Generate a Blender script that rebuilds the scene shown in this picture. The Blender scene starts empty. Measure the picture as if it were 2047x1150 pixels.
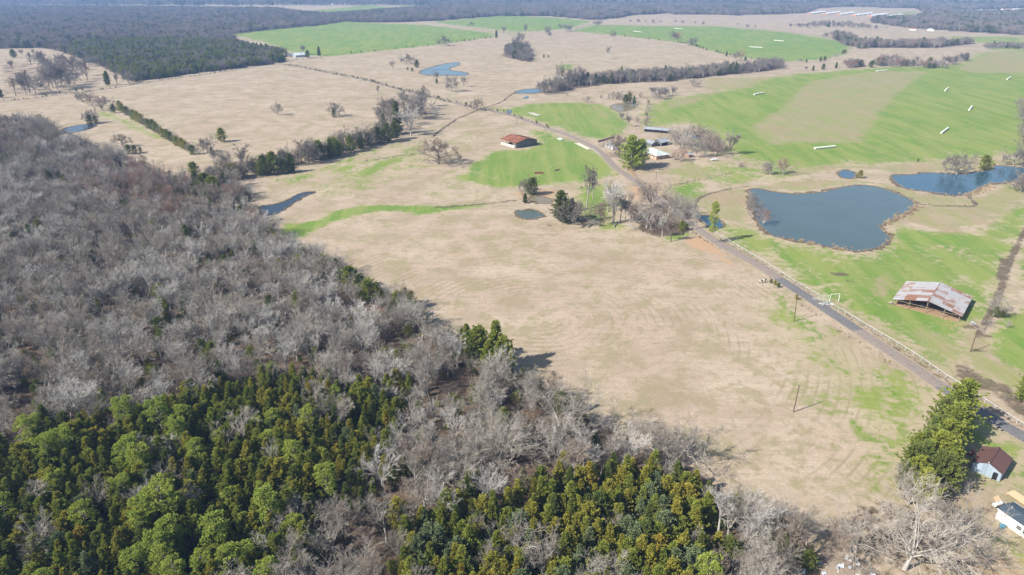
import bpy, math, random
import numpy as np
from mathutils import Vector

# ------------------------------------------------------------------ camera, sky, sun, exposure
S = bpy.context.scene
COL = S.collection
F_PX, TILT, CAM_H = 1365.0, math.radians(24.3), 110.0      # focal length in photo pixels, downward tilt, height in metres
cam_d = bpy.data.cameras.new('camera')
cam_d.sensor_width = 36.0
cam_d.lens = 36.0 * F_PX / 2047.0
cam_d.clip_start = 1.0
cam_d.clip_end = 60000.0
cam = bpy.data.objects.new('camera', cam_d)
COL.objects.link(cam)
cam.location = (0, 0, CAM_H)
cam.rotation_euler = (math.pi / 2 - TILT, 0, 0)
S.camera = cam

SUN_AZ, SUN_EL = math.radians(26.5), math.radians(39.0)    # shadows fall towards +x, a little towards +y
w = bpy.data.worlds.new('World')
S.world = w
w.use_nodes = True
wn = w.node_tree.nodes
sky = wn.new('ShaderNodeTexSky')
sky.sky_type = 'NISHITA'
sky.sun_disc = False
sky.sun_elevation = SUN_EL
# nishita: rotation 0 puts the sun at +Y, growing clockwise seen from above
sx, sy = -math.cos(SUN_AZ), -math.sin(SUN_AZ)
sky.sun_rotation = math.atan2(sx, sy) % (2 * math.pi)
sky.air_density = 1.0
sky.dust_density = 1.0
bg = wn['Background']
bg.inputs['Strength'].default_value = 0.085
w.node_tree.links.new(sky.outputs['Color'], bg.inputs['Color'])

sun_d = bpy.data.lights.new('sun', 'SUN')
sun_d.energy = 4.6
sun_d.angle = math.radians(0.53)
sun_d.color = (1.0, 0.955, 0.88)
sun = bpy.data.objects.new('sun', sun_d)
COL.objects.link(sun)
sun.location = (-200, -100, 300)
sdir = Vector((math.cos(SUN_AZ) * math.cos(SUN_EL), math.sin(SUN_AZ) * math.cos(SUN_EL), -math.sin(SUN_EL)))
sun.rotation_euler = sdir.to_track_quat('-Z', 'Y').to_euler()

S.view_settings.view_transform = 'Standard'
S.view_settings.look = 'None'
S.view_settings.gamma = 1.0
S.view_settings.exposure = 0.97
S.view_settings.use_curve_mapping = False
S.render.engine = 'CYCLES'
S.cycles.max_bounces = 6
S.cycles.diffuse_bounces = 4
S.cycles.glossy_bounces = 2
S.cycles.transmission_bounces = 2
S.cycles.volume_bounces = 0
S.cycles.transparent_max_bounces = 4
S.cycles.use_adaptive_sampling = True
S.cycles.adaptive_threshold = 0.015
S.cycles.use_denoising = True
S.cycles.denoising_prefilter = 'ACCURATE'
S.cycles.caustics_reflective = False
S.cycles.caustics_refractive = False

rng = np.random.default_rng(7)
random.seed(7)

# ------------------------------------------------------------------ photo pixel -> ground
def g(x, y, z=0.0):
    u = (x - 1023.5) / F_PX
    v = (575.0 - y) / F_PX
    dy = math.cos(TILT) + v * math.sin(TILT)
    dz = -math.sin(TILT) + v * math.cos(TILT)
    t = (z - CAM_H) / dz
    return np.array([u * t, dy * t, z])

def gp(pts, z=0.0):
    return np.array([g(p[0], p[1], z)[:2] for p in pts])

def hgt(yb, yt):
    """height in metres of something whose foot is at row yb and whose top is at row yt"""
    by = g(0, yb)[1]
    v = (575.0 - yt) / F_PX
    dy = math.cos(TILT) + v * math.sin(TILT)
    dz = -math.sin(TILT) + v * math.cos(TILT)
    return CAM_H + dz * by / dy

def px_of(P):
    """world points -> photo pixels"""
    P = np.asarray(P, float)
    dx, dy, dz = P[..., 0], P[..., 1], P[..., 2] - CAM_H
    dep = dy * math.cos(TILT) - dz * math.sin(TILT)
    up = dy * math.sin(TILT) + dz * math.cos(TILT)
    return 1023.5 + F_PX * dx / dep, 575.0 - F_PX * up / dep, dep

def smooth_poly(P, n=6, closed=True):
    """Catmull-Rom through the points"""
    P = np.asarray(P, float)
    N = len(P)
    out = []
    rngi = range(N) if closed else range(N - 1)
    for i in rngi:
        if closed:
            p0, p1, p2, p3 = P[(i - 1) % N], P[i], P[(i + 1) % N], P[(i + 2) % N]
        else:
            p0, p1, p2, p3 = P[max(i - 1, 0)], P[i], P[i + 1], P[min(i + 2, N - 1)]
        for k in range(n):
            t = k / n
            out.append(0.5 * ((2 * p1) + (-p0 + p2) * t + (2 * p0 - 5 * p1 + 4 * p2 - p3) * t * t + (-p0 + 3 * p1 - 3 * p2 + p3) * t ** 3))
    if not closed:
        out.append(P[-1])
    return np.array(out)

def inside(Q, P):
    x, y = Q[:, 0], Q[:, 1]
    r = np.zeros(len(Q), bool)
    N = len(P)
    for i in range(N):
        x1, y1 = P[i]
        x2, y2 = P[(i + 1) % N]
        if y1 == y2:
            continue
        c = ((y1 > y) != (y2 > y)) & (x < (x2 - x1) * (y - y1) / (y2 - y1) + x1)
        r ^= c
    return r

def dist_line(Q, P, closed):
    d = np.full(len(Q), 1e18)
    N = len(P)
    for i in range(N if closed else N - 1):
        a, b = P[i], P[(i + 1) % N]
        ab = b - a
        L = max(ab @ ab, 1e-9)
        t = np.clip(((Q - a) @ ab) / L, 0, 1)
        e = Q - a - t[:, None] * ab
        d = np.minimum(d, (e * e).sum(1))
    return np.sqrt(d)

def sstep(a, b, x):
    t = np.clip((x - a) / (b - a), 0, 1)
    return t * t * (3 - 2 * t)

# ------------------------------------------------------------------ mesh helpers
def mesh_np(name, V, quads=None, tris=None, mats=(), mat_q=None, mat_t=None, smooth=False):
    me = bpy.data.meshes.new(name)
    V = np.asarray(V, np.float32)
    nq = 0 if quads is None else len(quads)
    nt = 0 if tris is None else len(tris)
    me.vertices.add(len(V))
    me.vertices.foreach_set('co', V.ravel())
    idx = []
    if nq:
        idx.append(np.asarray(quads, np.int32).ravel())
    if nt:
        idx.append(np.asarray(tris, np.int32).ravel())
    idx = np.concatenate(idx)
    me.loops.add(len(idx))
    me.loops.foreach_set('vertex_index', idx)
    me.polygons.add(nq + nt)
    st = np.concatenate([np.arange(nq) * 4, nq * 4 + np.arange(nt) * 3]).astype(np.int32)
    me.polygons.foreach_set('loop_start', st)
    for m in mats:
        me.materials.append(m)
    if mat_q is not None or mat_t is not None:
        mi = np.concatenate([np.asarray(mat_q if mat_q is not None else np.zeros(nq), np.int32),
                             np.asarray(mat_t if mat_t is not None else np.zeros(nt), np.int32)])
        me.polygons.foreach_set('material_index', mi)
    me.polygons.foreach_set('use_smooth', np.full(nq + nt, smooth))
    me.update(calc_edges=True)
    return me

class MB:
    """collects boxes, bars and panels into one mesh"""
    def __init__(self):
        self.v, self.f = [], []
    def quadlist(self, vs, fs):
        o = len(self.v)
        self.v += [tuple(map(float, p)) for p in vs]
        self.f += [tuple(o + i for i in q) for q in fs]
        return self
    def box(self, c, s, rz=0.0):
        cx, cy, cz = c
        hx, hy, hz = s[0] / 2, s[1] / 2, s[2] / 2
        ca, sa = math.cos(rz), math.sin(rz)
        vs = []
        for z in (-hz, hz):
            for x, y in ((-hx, -hy), (hx, -hy), (hx, hy), (-hx, hy)):
                vs.append((cx + x * ca - y * sa, cy + x * sa + y * ca, cz + z))
        return self.quadlist(vs, [(3, 2, 1, 0), (4, 5, 6, 7), (0, 1, 5, 4), (1, 2, 6, 5), (2, 3, 7, 6), (3, 0, 4, 7)])
    def slab(self, quad, t):
        """a sheet with thickness t below the four given corners (counter-clockwise seen from outside)"""
        q = [np.array(p, float) for p in quad]
        n = np.cross(q[1] - q[0], q[3] - q[0])
        n /= np.linalg.norm(n)
        b = [p - n * t for p in q]
        return self.quadlist(q + b, [(0, 1, 2, 3), (7, 6, 5, 4), (0, 4, 5, 1), (1, 5, 6, 2), (2, 6, 7, 3), (3, 7, 4, 0)])
    def tube(self, pts, r, s=6, r2=None, cap=True):
        pts = [np.array(p, float) for p in pts]
        n = len(pts)
        rs = np.linspace(r, r if r2 is None else r2, n)
        o = len(self.v)
        for i, p in enumerate(pts):
            d = pts[min(i + 1, n - 1)] - pts[max(i - 1, 0)]
            d = d / np.linalg.norm(d)
            a = np.cross(d, (0, 0, 1) if abs(d[2]) < 0.9 else (1, 0, 0))
            a /= np.linalg.norm(a)
            b = np.cross(d, a)
            for k in range(s):
                t = 2 * math.pi * k / s
                self.v.append(tuple(p + rs[i] * (math.cos(t) * a + math.sin(t) * b)))
        for i in range(n - 1):
            for k in range(s):
                k2 = (k + 1) % s
                self.f.append((o + i * s + k, o + i * s + k2, o + (i + 1) * s + k2, o + (i + 1) * s + k))
        if cap:
            self.f.append(tuple(o + k for k in reversed(range(s))))
            self.f.append(tuple(o + (n - 1) * s + k for k in range(s)))
        return self
    def mesh(self, name, mat, smooth=False):
        me = bpy.data.meshes.new(name)
        me.from_pydata(self.v, [], self.f)
        if mat:
            me.materials.append(mat)
        if smooth:
            me.polygons.foreach_set('use_smooth', [True] * len(me.polygons))
        me.update()
        return me
    def obj(self, name, mat, parent=None, smooth=False):
        return link(name, self.mesh(name, mat, smooth), parent)

def link(name, me, parent=None, loc=None, rz=None):
    o = bpy.data.objects.new(name, me)
    COL.objects.link(o)
    if parent is not None:
        o.parent = parent
    if loc is not None:
        o.location = [float(v) for v in loc]
    if rz is not None:
        o.rotation_euler = (0, 0, float(rz))
    return o

def tag(o, label=None, cat=None, group=None, kind=None):
    if label: o['label'] = label
    if cat: o['category'] = cat
    if group: o['group'] = group
    if kind: o['kind'] = kind
    return o

def thing(name, loc, label, cat, group=None, rz=0.0):
    o = link(name, None, None, loc, rz)
    o.empty_display_size = 0.5
    return tag(o, label, cat, group)

# ------------------------------------------------------------------ material helpers
class NT:
    def __init__(self, name, rough=0.9):
        self.m = bpy.data.materials.new(name)
        self.m.use_nodes = True
        self.n = self.m.node_tree.nodes
        self.l = self.m.node_tree.links
        self.b = self.n['Principled BSDF']
        self.b.inputs['Roughness'].default_value = rough
        self.b.inputs['Specular IOR Level'].default_value = 0.2
    def new(self, t, **kw):
        nd = self.n.new(t)
        for k, v in kw.items():
            setattr(nd, k, v)
        return nd
    def put(self, sock, v):
        if isinstance(v, bpy.types.NodeSocket):
            self.l.new(v, sock)
        else:
            sock.default_value = v
    def pos(self):
        return self.new('ShaderNodeNewGeometry').outputs['Position']
    def mapped(self, vec, scale=(1, 1, 1), rot=(0, 0, 0), loc=(0, 0, 0)):
        m = self.new('ShaderNodeMapping')
        self.put(m.inputs['Vector'], vec)
        m.inputs['Scale'].default_value = scale
        m.inputs['Rotation'].default_value = rot
        m.inputs['Location'].default_value = loc
        return m.outputs['Vector']
    def noise(self, vec, scale, detail=3.0, rough=0.55, dist=0.0):
        t = self.new('ShaderNodeTexNoise')
        self.put(t.inputs['Vector'], vec)
        t.inputs['Scale'].default_value = scale
        t.inputs['Detail'].default_value = detail
        t.inputs['Roughness'].default_value = rough
        t.inputs['Distortion'].default_value = dist
        return t.outputs['Fac']
    def math(self, op, a, b=0.0, c=0.0, clamp=False):
        m = self.new('ShaderNodeMath', operation=op, use_clamp=clamp)
        self.put(m.inputs[0], a)
        self.put(m.inputs[1], b)
        self.put(m.inputs[2], c)
        return m.outputs[0]
    def step(self, v, a, b):
        m = self.new('ShaderNodeMapRange', interpolation_type='SMOOTHSTEP')
        self.put(m.inputs[0], v)
        m.inputs[1].default_value = a
        m.inputs[2].default_value = b
        return m.outputs[0]
    def mix(self, f, a, b):
        m = self.new('ShaderNodeMix', data_type='RGBA')
        self.put(m.inputs[0], f)
        self.put(m.inputs[6], a if not isinstance(a, tuple) else (*a, 1.0)[:4])
        self.put(m.inputs[7], b if not isinstance(b, tuple) else (*b, 1.0)[:4])
        return m.outputs[2]
    def scale_col(self, col, f):
        m = self.new('ShaderNodeVectorMath', operation='SCALE')
        self.put(m.inputs[0], col)
        self.put(m.inputs['Scale'], f)
        return m.outputs[0]
    def base(self, c):
        if isinstance(c, tuple):
            c = (*c, 1.0)[:4]
        self.put(self.b.inputs['Base Color'], c)
        return self
    def bump(self, h, strength=0.5, dist=0.1):
        b = self.new('ShaderNodeBump')
        b.inputs['Strength'].default_value = strength
        b.inputs['Distance'].default_value = dist
        self.put(b.inputs['Height'], h)
        self.l.new(b.outputs[0], self.b.inputs['Normal'])
        return self
    def attr(self, name):
        a = self.new('ShaderNodeAttribute', attribute_name=name)
        s = self.new('ShaderNodeSeparateColor')
        self.l.new(a.outputs['Color'], s.inputs[0])
        return s.outputs[0], s.outputs[1], s.outputs[2]
    def rand(self):
        return self.new('ShaderNodeObjectInfo').outputs['Random']

def simple(name, col, rough=0.8, var=0.15, scale=1.5, metal=0.0):
    t = NT(name, rough)
    n = t.noise(t.pos(), scale, 4.0)
    t.base(t.mix(n, tuple(c * (1 - var) for c in col), tuple(min(c * (1 + var), 1) for c in col)))
    t.b.inputs['Metallic'].default_value = metal
    return t.m
# ------------------------------------------------------------------ land cover: outlines read off the photograph, put on the ground
PONDS = {
 'big': [(1500,380),(1518,378),(1547,384),(1589,388),(1644,384),(1685,374),(1730,371),(1772,379),(1800,390),(1820,399),(1829,410),(1822,421),(1796,433),(1768,447),(1760,455),(1768,463),(1779,477),(1766,489),(1747,497),(1716,502),(1668,496),(1634,489),(1582,479),(1547,472),(1523,456),(1511,437),(1505,420),(1500,398)],
 'east': [(1782,351),(1817,350),(1851,346),(1893,347),(1927,349),(1951,344),(1979,340),(1989,332),(2017,333),(2047,336),(2090,338),(2090,356),(2047,360),(2010,365),(1979,367),(1958,376),(1941,385),(1922,391),(1879,387),(1844,382),(1812,377),(1792,366)],
 'tiny': [(1676,345),(1683,341),(1694,340),(1709,346),(1712,352),(1706,357),(1685,356),(1677,351)],
 'north': [(839,143),(855,137),(879,130),(900,126),(917,125),(917,130),(900,136),(903,141),(925,144),(937,148),(925,151),(899,151),(858,150),(843,148)],
 'creek': [(1028,184),(1043,180),(1062,178),(1082,178),(1083,185),(1053,187),(1036,187)],
 'brown': [(1220,213),(1228,209),(1241,207),(1258,207),(1273,209),(1273,214),(1262,219),(1243,224),(1230,220)],
 'west': [(133,256),(154,251),(191,248),(186,255),(165,262),(137,266),(126,261)],
 'oxbow': [(520,413),(547,409),(575,400),(595,389),(615,384),(629,385),(605,395),(581,410),(564,422),(547,430),(530,430),(521,424)],
 'field': [(1030,424),(1034,421),(1046,421),(1056,419),(1074,422),(1083,428),(1089,433),(1076,436),(1068,439),(1050,438),(1036,433)],
 'grove': [(1058,396),(1066,393),(1081,393),(1100,397),(1104,402),(1098,407),(1075,407),(1062,402)],
 'roadside': [(1395,434),(1404,431),(1418,432),(1436,438),(1447,447),(1445,455),(1428,457),(1412,450)],
 'seep': [(1045,196),(1052,193),(1058,195),(1051,198)],
 'puddle': [(1012,225),(1017,221),(1024,223),(1019,227)],
}
POND_W = {k: smooth_poly(gp(v), 5) for k, v in PONDS.items()}

ROAD_MAIN = [(2120,918),(2047,874),(1951,818),(1879,771),(1800,717),(1720,664),(1634,607),(1561,560),(1506,525),(1444,491),(1392,456),(1355,427),(1320,400),(1283,372),(1256,353),(1229,334),(1210,314),(1187,295),(1139,272),(1098,258),(1053,242),(1019,230),(968,219),(927,210),(865,195),(790,176),(728,159),(660,146),(605,135),(564,129)]
ROAD_WEST = [(640,116),(581,121),(513,133),(430,146),(342,158),(270,169),(205,179),(68,196),(0,203),(-80,212)]
ROAD_FAR = [(1144,62),(1183,48),(1260,50),(1340,52),(1419,51),(1547,61),(1644,73),(1700,82)]
ROAD_TOWN = [(735,3),(738,8),(765,12),(809,16),(850,20)]
ROAD_EAST = [(1880,96),(1940,93),(2000,92),(2100,93)]

POLY = []   # (points, channel, value, edge width in metres)
def cov(ch, val, wd, pts):
    POLY.append((gp(pts), ch, val, wd))
# green grass
cov(0, .95, 5, [(920,358),(930,342),(950,322),(985,303),(1000,300),(1040,300),(1078,287),(1062,262),(1095,262),(1120,275),(1160,288),(1195,305),(1220,328),(1240,345),(1222,352),(1180,362),(1140,368),(1060,372),(1000,372),(945,368)])
cov(0, .95, 7, [(985,216),(1010,219),(1035,215),(1060,209),(1100,205),(1160,205),(1210,211),(1240,228),(1252,248),(1240,266),(1200,278),(1175,276),(1130,258),(1090,248),(1050,234)])
cov(0, .8, 5, [(1150,370),(1175,366),(1215,370),(1230,400),(1225,440),(1180,450),(1150,430)])
cov(0, 1., 2.5, [(560,470),(575,450),(600,447),(640,437),(660,425),(690,417),(728,411),(797,410),(865,412),(935,410),(1000,404),(940,417),(879,424),(838,431),(815,424),(797,421),(760,424),(728,428),(690,438),(660,446),(635,460),(605,474),(575,478)])
cov(0, .9, 4, [(705,356),(728,337),(760,324),(780,318),(838,306),(850,305),(793,325),(769,335),(745,348),(728,353)])
cov(0, .9, 4, [(640,352),(670,338),(694,328),(742,318),(760,317),(720,330),(690,342),(660,350)])
cov(0, .38, 8, [(600,372),(700,330),(800,290),(860,270),(880,300),(850,340),(780,370),(680,392),(620,395)])
cov(0, .35, 10, [(880,330),(930,340),(930,380),(1000,385),(1040,395),(950,405),(860,405),(840,370)])
cov(0, .62, 6, [(560,360),(640,335),(700,310),(760,295),(800,288),(760,305),(700,325),(640,350),(580,368)])
cov(0, 1., 12, [(1298,250),(1298,212),(1330,200),(1420,184),(1500,162),(1600,148),(1690,141),(1750,136),(1900,131),(1925,126),(1962,106),(2060,98),(2160,98),(2160,312),(2030,312),(1950,314),(1850,321),(1760,326),(1700,328),(1600,338),(1560,345),(1520,330),(1480,312),(1440,285),(1420,262),(1380,245),(1330,250)])
cov(0, .62, 6, [(1340,345),(1400,330),(1440,322),(1500,335),(1560,335),(1610,345),(1600,358),(1540,362),(1480,365),(1440,366),(1400,360),(1350,362)])
cov(0, .9, 5, [(1330,375),(1400,362),(1405,375),(1392,402),(1365,408),(1345,395)])
cov(0, .82, 6, [(1425,452),(1450,445),(1500,457),(1530,472),(1600,490),(1680,505),(1720,510),(1760,503),(1788,485),(1790,462),(1785,448),(1841,458),(1893,469),(1940,468),(1979,455),(2000,428),(2060,402),(2060,470),(2030,490),(2015,530),(2000,568),(1985,600),(1960,640),(1938,650),(1925,690),(1925,725),(1905,752),(1880,735),(1800,685),(1720,635),(1663,603),(1600,560),(1520,512),(1450,470)])
cov(0, .97, 3, [(1990,655),(2010,640),(2060,610),(2060,480),(2046,500),(2035,560),(2160,560),(2160,800),(2047,742),(2010,728),(1985,708),(1975,685)])
cov(0, .66, 12, [(1560,600),(1600,640),(1640,660),(1720,705),(1800,760),(1850,790),(1830,860),(1800,950),(1760,960),(1740,880),(1660,780),(1600,720),(1540,640)])
cov(0, .95, 7, [(1740,735),(1800,760),(1860,790),(1850,820),(1820,850),(1800,910),(1785,950),(1770,930),(1790,870),(1790,820),(1760,780)])
cov(0, .7, 3, [(1780,860),(1800,840),(1815,880),(1800,960),(1785,985),(1770,960)])
cov(0, .56, 6, [(1880,850),(1950,830),(2020,875),(2120,930),(2120,1030),(2040,1000),(1990,990),(1900,960),(1870,920)])
cov(0, .5, 4, [(1980,1045),(2047,1090),(2090,1130),(2060,1150),(1990,1090),(1950,1070)])
cov(0, .9, 3, [(1330,470),(1345,462),(1370,466),(1360,480),(1330,482)])
cov(0, .85, 3, [(1195,450),(1225,440),(1260,452),(1240,462),(1200,460)])
# far green fields
cov(0, 1., 10, [(452,67),(520,58),(600,50),(690,42.5),(745,46),(850,50),(990,67),(985,74),(870,90),(770,101),(660,113),(600,110),(560,96),(530,84)])
cov(0, 1., 10, [(862,44.5),(995,32.5),(1100,34),(1183,43),(1140,57),(1070,63),(1019,62),(961,56)])
cov(0, 1., 10, [(1144,62),(1183,50.5),(1260,51),(1340,53),(1419,52),(1547,62),(1644,75),(1685,84),(1700,95),(1685,108),(1644,119),(1582,123),(1561,122),(1510,118),(1447,107),(1416,100),(1368,86),(1300,78),(1228,70)])
cov(0, 1., 20, [(600,23),(650,19),(736,10),(765,13.5),(809,18),(760,22),(655,30)])
cov(0, .9, 25, [(783,12),(831,8),(862,12),(830,14)])
cov(0, .9, 30, [(995,8),(1080,6),(1166,8),(1080,10)])
cov(0, .8, 30, [(745,4),(800,3),(830,4),(780,8)])
cov(0, .7, 15, [(1760,30),(1830,22),(1842,26),(1800,36)])
cov(0, .75, 15, [(1880,72),(2060,74),(2060,86),(1960,88)])
cov(0, .7, 12, [(1990,88),(2060,88),(2060,98),(1975,102)])
cov(0, .7, 4, [(1110,130),(1150,128),(1145,140),(1120,142)])
cov(0, .8, 4, [(200,222),(235,232),(300,262),(340,285),(290,270),(235,242),(200,232)])
# woodland floor (leaf litter, toned darker to paint shade between the trees)
WOODS = {
 'main': [(-160,262),(0,252),(60,250),(105,257),(130,284),(200,302),(285,345),(335,362),(400,364),(450,374),(500,388),(512,402),(470,412),(490,422),(515,434),(535,448),(548,472),(585,495),(640,525),(700,557),(760,590),(830,628),(890,655),(940,690),(1000,730),(1050,765),(1100,782),(1150,815),(1210,850),(1270,880),(1330,905),(1400,945),(1460,985),(1540,1030),(1600,1060),(1640,1110),(1640,1260),(-300,1260)],
 'northwest': [(-260,100),(0,98),(85,96.5),(120,103),(150,88),(250,82),(380,81),(480,87),(458,70),(540,60),(640,51),(692,43.5),(704,30),(655,31),(600,26),(560,20),(400,18),(200,16),(-260,14)],
 'cedars': [(195,131),(268,166),(400,146),(570,125),(572,112),(560,105),(480,89),(380,83),(250,84),(150,90),(122,104)],
 'band': [(662,31),(692,43.5),(745,46),(870,42.5),(990,33),(1100,33),(1190,41),(1240,36),(1262,31),(1340,27),(1345,12),(1170,10),(1000,13),(860,15),(810,20),(760,24)],
 'east': [(1340,29),(1480,31),(1610,27),(1640,16),(1700,14),(1830,17),(1845,25),(1838,36),(1745,39),(1738,45),(1790,53),(1850,59),(1930,64),(2060,72),(2300,80),(2300,3.5),(1340,6)],
 'eastbelt': [(1660,76),(1668,70),(1700,72),(1716,84),(1760,87),(1850,88),(1930,84),(1945,88),(1870,97),(1800,96),(1720,96),(1690,92)],
 'line': [(1082,186),(1130,183),(1200,170),(1340,163),(1440,152),(1562,139),(1566,130),(1520,128),(1480,136),(1340,147),(1230,152),(1110,168)],
 'clump': [(1003,112),(1030,120),(1062,126),(1066,116),(1060,100),(1040,92),(1012,98)],
 'knoll': [(750,262),(765,280),(800,272),(830,274),(846,262),(848,225),(852,212),(838,206),(805,210),(775,225)],
}
for k, v in WOODS.items():
    cov(1, .4 if k == 'knoll' else 1.0, 3 if k in ('main', 'knoll') else 8, v)
cov(1, .75, 3, [(1265,440),(1300,400),(1335,385),(1380,420),(1395,450),(1365,470),(1320,475),(1280,465)])
cov(1, .45, 4, [(1120,410),(1215,400),(1270,430),(1265,460),(1160,455),(1115,445)])
cov(1, .5, 3, [(1640,1060),(1700,1000),(1760,985),(1850,1020),(1990,1080),(1960,1150),(1850,1180),(1650,1200)])
cov(1, .5, 4, [(0,130),(60,120),(160,110),(190,130),(150,170),(60,190),(0,192)])
# orange bare earth
cov(2, .85, 2.5, [(1070,388),(1085,375),(1110,380),(1118,392),(1100,396),(1075,394)])
cov(2, .8, 2, [(1030,388),(1045,382),(1052,392),(1035,396)])
cov(2, .8, 3, [(1255,375),(1275,370),(1290,385),(1280,400),(1258,398)])
cov(2, .85, 2, [(1365,478),(1395,470),(1430,487),(1470,528),(1462,533),(1420,510),(1380,492)])
cov(2, .75, 2, [(1810,592),(1845,600),(1880,622),(1925,640),(1905,646),(1860,628),(1815,606)])
cov(2, .5, 4, [(1870,985),(1900,965),(1930,985),(1900,1010),(1880,1030),(1860,1010)])
cov(2, .45, 6, [(1900,1090),(1960,1075),(2060,1120),(2060,1180),(1900,1180)])
cov(2, .3, 12, [(800,580),(960,700),(1100,790),(1150,800),(1100,740),(960,640),(820,560)])
cov(2, .5, 3, [(1245,333),(1255,325),(1290,345),(1275,350)])
cov(2, .35, 2, [(1800,640),(1960,640),(1955,655),(1930,665),(1850,650)])
# ploughed / thin brown ground
cov(3, .95, 7, [(1500,253),(1554,221),(1613,166),(1678,152),(1754,142),(1857,143),(1830,162),(1789,193),(1761,225),(1741,256),(1720,288),(1668,286),(1582,286),(1530,291)])
cov(3, .95, 9, [(1911,138),(1982,103),(2160,101),(2160,147),(2047,146),(1951,146)])
cov(3, .9, 9, [(1405,156),(1547,152),(1506,173),(1444,184),(1390,196),(1340,196),(1330,220),(1370,214),(1410,196)])
cov(3, .95, 4, [(1330,340),(1385,322),(1420,342),(1440,350),(1390,362),(1355,352)])
cov(3, .9, 4, [(1560,350),(1640,330),(1750,330),(1840,326),(1960,318),(2060,318),(2060,334),(1985,330),(1940,342),(1800,346),(1720,338),(1670,338),(1600,352)])
cov(3, 1., 5, [(1440,380),(1500,372),(1580,362),(1660,360),(1720,362),(1770,366),(1800,380),(1850,392),(1950,395),(2010,372),(2060,368),(2060,395),(2010,420),(1980,445),(1890,462),(1840,452),(1800,440),(1838,410),(1800,388),(1740,366),(1690,368),(1640,380),(1590,384),(1550,380),(1500,376),(1495,400),(1505,440),(1490,450),(1450,440),(1400,425),(1405,395)])
cov(3, .75, 5, [(1800,660),(1850,650),(1900,668),(1925,690),(1920,730),(1870,720),(1830,690)])
cov(3, .7, 3, [(1735,560),(1775,545),(1790,575),(1770,605),(1740,590)])
cov(3, .8, 4, [(1930,660),(1960,640),(1985,680),(1990,715),(2060,755),(2060,850),(1990,800),(1920,760)])
cov(3, .8, 20, [(872,47),(961,56),(1019,63),(1070,65),(1060,72),(1000,68),(900,52)])
cov(3, .7, 12, [(1170,205),(1195,215),(1235,235),(1215,245),(1190,235)])
cov(3, .5, 10, [(930,220),(1040,260),(1020,290),(900,330),(870,300),(900,250)])
CLEAR = [gp(p) for p in ([(1925,21),(1990,18),(2080,16),(2080,25),(1990,27),(1940,27)], [(1640,9),(1720,6.5),(1800,9),(1720,11)], [(1340,9),(1420,6.5),(1500,9.5),(1420,12)], [(1200,17),(1260,15.5),(1330,17),(1260,19)], [(200,40),(300,37),(360,40),(280,43)], [(60,30),(140,27),(200,30),(120,33)], [(2000,42),(2080,40),(2080,46),(2010,47)])]
# dark, wet or weedy ground
MUD = []
def mud(wd, val, pts):
    MUD.append((gp(pts), wd, val))
mud(1.2, .9, [(866,274),(874,266),(882,260),(913,239),(934,229),(961,219),(985,211),(1002,205),(1015,195),(1028,186)])
mud(.9, .8, [(730,322),(762,318),(800,312),(831,308)])
mud(1.1, .8, [(870,415),(935,411),(1002,404),(1040,400),(1060,402)])
mud(1.4, .7, [(2052,455),(2040,480),(2020,520),(2005,565),(1992,600),(1975,640),(1958,668)])
mud(2.2, .7, [(2010,520),(2004,560)])
mud(3.6, .72, [(1935,745),(1955,765),(1985,770),(2010,790),(2050,820)])
mud(2.4, .7, [(1925,735),(1930,755),(1945,770)])
mud(1.0, .7, [(1405,442),(1390,420),(1400,395),(1450,380),(1500,372)])
mud(.8, .6, [(1340,372),(1400,360),(1460,347),(1480,346)])
mud(1.2, .8, [(1935,393),(1945,402),(1950,410),(1938,413),(1880,412),(1835,408)])
mud(1.1, .55, [(1440,478),(1520,530),(1600,578),(1640,604)])
mud(1.1, .55, [(1665,620),(1730,660),(1817,714),(1900,768),(1990,822),(2060,866)])
mud(.7, .55, [(1600,608),(1640,634),(1680,661),(1730,694),(1790,735)])
mud(.9, .5, [(1440,500),(1400,474),(1380,455)])
mud(1.2, .6, [(1990,400),(2010,405),(2047,408)])
for c, r in [((1621,543),2.6),((1677,548),3.4),((1700,562),2.2),((1620,532),1.2),((1940,507),3.0),((1955,700),2.5),((1946,655),3.5),((1790,566),1.5),((1905,430),2.5),((1930,440),2.2),((1965,672),3.0)]:
    p = g(*c)[:2]
    MUD.append((np.array([p - [r * .6, 0], p + [r * .6, 0]]), r * .5, .55))
# bright (lush) or dull (olive) green
LUSH = [(gp([(560,470),(660,420),(800,408),(1000,400),(940,420),(838,434),(600,480)]), .7), (gp([(1425,452),(2060,400),(2060,760),(1905,752)]), .45), (gp([(900,370),(1000,290),(1250,200),(1240,370)]), .45),
        (gp([(452,60),(1000,30),(1700,50),(1700,125),(600,115)]), 1.0)]

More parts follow.
